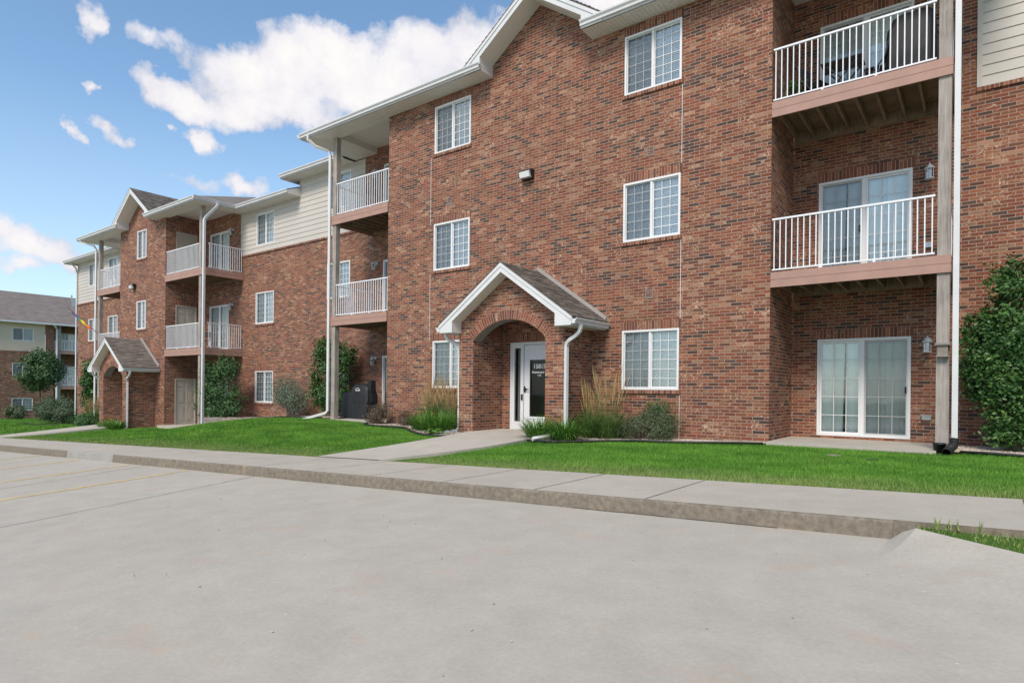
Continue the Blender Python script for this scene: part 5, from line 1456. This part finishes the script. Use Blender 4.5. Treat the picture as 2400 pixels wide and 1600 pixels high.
# a few taller weeds at the kerb end
for (wx, wy2) in ((-.27, 5.84), (-.13, 5.86), (-.2, 5.83), (.0, 5.85)):
    q = grass(7, wx-.02, wx+.02, wy2-.02, wy2+.01, .085, .012, zf=lambda x, y: x*0-.13, bfilt=False); vs.append(q)
v = np.concatenate(vs); n = len(v)//3
me = bpy.data.meshes.new('grass'); me.vertices.add(len(v)); me.vertices.foreach_set('co', v.astype(np.float32).ravel())
me.loops.add(n*3); me.loops.foreach_set('vertex_index', np.arange(n*3, dtype=np.int32)); me.polygons.add(n); me.polygons.foreach_set('loop_start', np.arange(0, n*3, 3, dtype=np.int32))
me.update(calc_edges=True); me.materials.append(M['grass_blade']); go = bpy.data.objects.new('grass', me); col.objects.link(go)
tag(go, 'short mown green lawn grass between the sidewalk and the building', 'grass', kind='stuff')

# small debris on the concrete
db = MB()
for _ in range(70):
    x = random.uniform(-9, 1.5); y = random.uniform(1.8, 5.7); z = lot_z(x, y); r = random.uniform(.004, .012)
    i = len(db.v); db.v += [(x+p[0]*r, y+p[1]*r, z+.003+(p[2]+.6)*r*.7) for p in octv]; db.f += [tuple(i+q for q in f) for f in octf]
tag(db.build('debris', 'stone'), 'tiny pebbles and leaf crumbs scattered over the parking lot concrete', 'debris', kind='stuff')

# ------------------------------------------------------------ world
SUN_EL, SUN_AZ = 46, 166     # azimuth measured from +Y towards +X
wd = bpy.data.worlds.new('World'); sc.world = wd; wd.use_nodes = True; t = NT(wd.node_tree)
sky = t.n('ShaderNodeTexSky', sky_type='NISHITA', sun_disc=False, sun_elevation=rad(SUN_EL), sun_rotation=rad(SUN_AZ), altitude=300, air_density=1.0, dust_density=.6, ozone_density=1.6)
g = t.n('ShaderNodeTexCoord').outputs['Generated']
sp = t.n('ShaderNodeSeparateXYZ', {0: g})
az = t.math('ARCTAN2', sp.outputs[0], sp.outputs[1]); el_ = t.math('ARCSINE', sp.outputs[2])
w1 = t.noise(g, 8.0, 5, .6, out=1)
ws = t.n('ShaderNodeSeparateXYZ', {0: t.n('ShaderNodeVectorMath', {0: w1, 1: (.5, .5, .5)}, operation='SUBTRACT').outputs[0]})
az2 = t.math('MULTIPLY_ADD', ws.outputs[0], .16, az); el2 = t.math('MULTIPLY_ADD', ws.outputs[1], .12, el_)
def px2dir(u, v):
    a = (u/.98-1200)/F_; b = -(v/.98-800-V0)/F_; d = (Fw+Rr*a+Uu*b).normalized(); return math.atan2(d.x, d.y), math.asin(d.z)
CL = [(440, 220, 120, 45, 1), (560, 165, 130, 70, 1), (700, 165, 160, 90, 1), (860, 200, 180, 75, 1), (1000, 130, 140, 85, 1), (1120, 115, 170, 95, 1), (620, 235, 190, 62, 1), (940, 170, 220, 80, 1), (780, 130, 140, 70, 1), (485, 305, 45, 32, .8), (238, 62, 26, 52, .62), (375, 92, 60, 32, .45), (565, 400, 55, 30, .75),
      (460, 400, 60, 22, .3), (185, 308, 24, 16, .55), (268, 305, 30, 18, .45), (230, 225, 24, 13, .5), (396, 293, 20, 12, .38), (70, 560, 110, 40, .85), (150, 585, 70, 30, .8), (20, 600, 60, 22, .6), (1390, -5, 90, 40, .9), (-500, 300, 300, 100, 1), (2900, 200, 400, 160, 1)]
acc = None
for (u, v_, ru, rv, s) in CL:
    a0, e0 = px2dir(u, v_); a1, _ = px2dir(u+ru, v_); _, e1 = px2dir(u, v_-rv)
    ra, re = abs(a1-a0), abs(e1-e0)
    dx = t.math('MULTIPLY', t.math('SUBTRACT', az2, a0), 1/ra); dy = t.math('MULTIPLY', t.math('SUBTRACT', el2, e0), 1/re)
    r2 = t.math('ADD', t.math('MULTIPLY', dx, dx), t.math('MULTIPLY', dy, dy))
    bl = t.math('MULTIPLY', t.math('SUBTRACT', 1.16, t.math('SQRT', r2)), s)
    bl = t.math('MINIMUM', bl, .75*s+.1)
    acc = bl if acc is None else t.math('SMOOTH_MAX', acc, bl, .12)
fine = t.noise(g, 24, 8, .66)
# clouds round the rest of the sky (behind the camera), for soft light
behind = t.math('MULTIPLY', t.ramp(t.noise(g, 1.6, 6, .6), [(.47, 0), (.62, 1)]), t.ramp(t.math('MULTIPLY_ADD', sp.outputs[1], -1.0, .1), [(.0, 0), (.3, 1)]))
dens = t.math('ADD', acc, t.math('MULTIPLY', t.math('SUBTRACT', fine, .5), .85))
mask = t.math('MAXIMUM', t.ramp(dens, [(.08, 0), (.26, .6), (.5, 1)]), behind)
mask = t.math('MULTIPLY', mask, t.ramp(sp.outputs[2], [(.0, 0), (.06, 1)]))
shade = t.ramp(t.math('ADD', t.math('MULTIPLY', t.noise(g, 9, 6, .65), .75), t.math('MULTIPLY', dens, .3)), [(.32, (.62, .64, .74)), (.52, (.88, .88, .95)), (.68, (1.0, 1.0, 1.0))])
STR = .12
cloudc = t.mix(1.0, shade, (8.3, 8.15, 8.0), 'MULTIPLY')
hz = t.ramp(sp.outputs[2], [(.0, 1), (.38, 0)])
skyb = t.mix(1.0, sky.outputs[0], (1.60, 1.78, 1.76), 'MULTIPLY')
skyc = t.mix(t.math('MULTIPLY', hz, .50), skyb, (6.0, 6.6, 7.1))
final = t.mix(mask, skyc, cloudc)
bg = t.n('ShaderNodeBackground', {'Color': final, 'Strength': STR}); t.n('ShaderNodeOutputWorld', {'Surface': bg.outputs[0]})

sl_ = bpy.data.lights.new('sun', 'SUN'); sl_.energy = 3.3; sl_.angle = rad(20); sl_.color = (1.0, .885, .75)
so_ = bpy.data.objects.new('sun', sl_); col.objects.link(so_)
sd = Vector((math.sin(rad(SUN_AZ))*math.cos(rad(SUN_EL)), math.cos(rad(SUN_AZ))*math.cos(rad(SUN_EL)), math.sin(rad(SUN_EL))))
so_.rotation_euler = sd.to_track_quat('Z', 'Y').to_euler()
vs_ = sc.view_settings; vs_.view_transform = 'Standard'; vs_.look = 'None'; vs_.exposure = 0.0; vs_.gamma = 1
try: vs_.use_curve_mapping = False
except Exception: pass
sc.cycles.diffuse_bounces = 3; sc.cycles.glossy_bounces = 2; sc.cycles.max_bounces = 5; sc.cycles.transparent_max_bounces = 12; sc.cycles.use_denoising = True
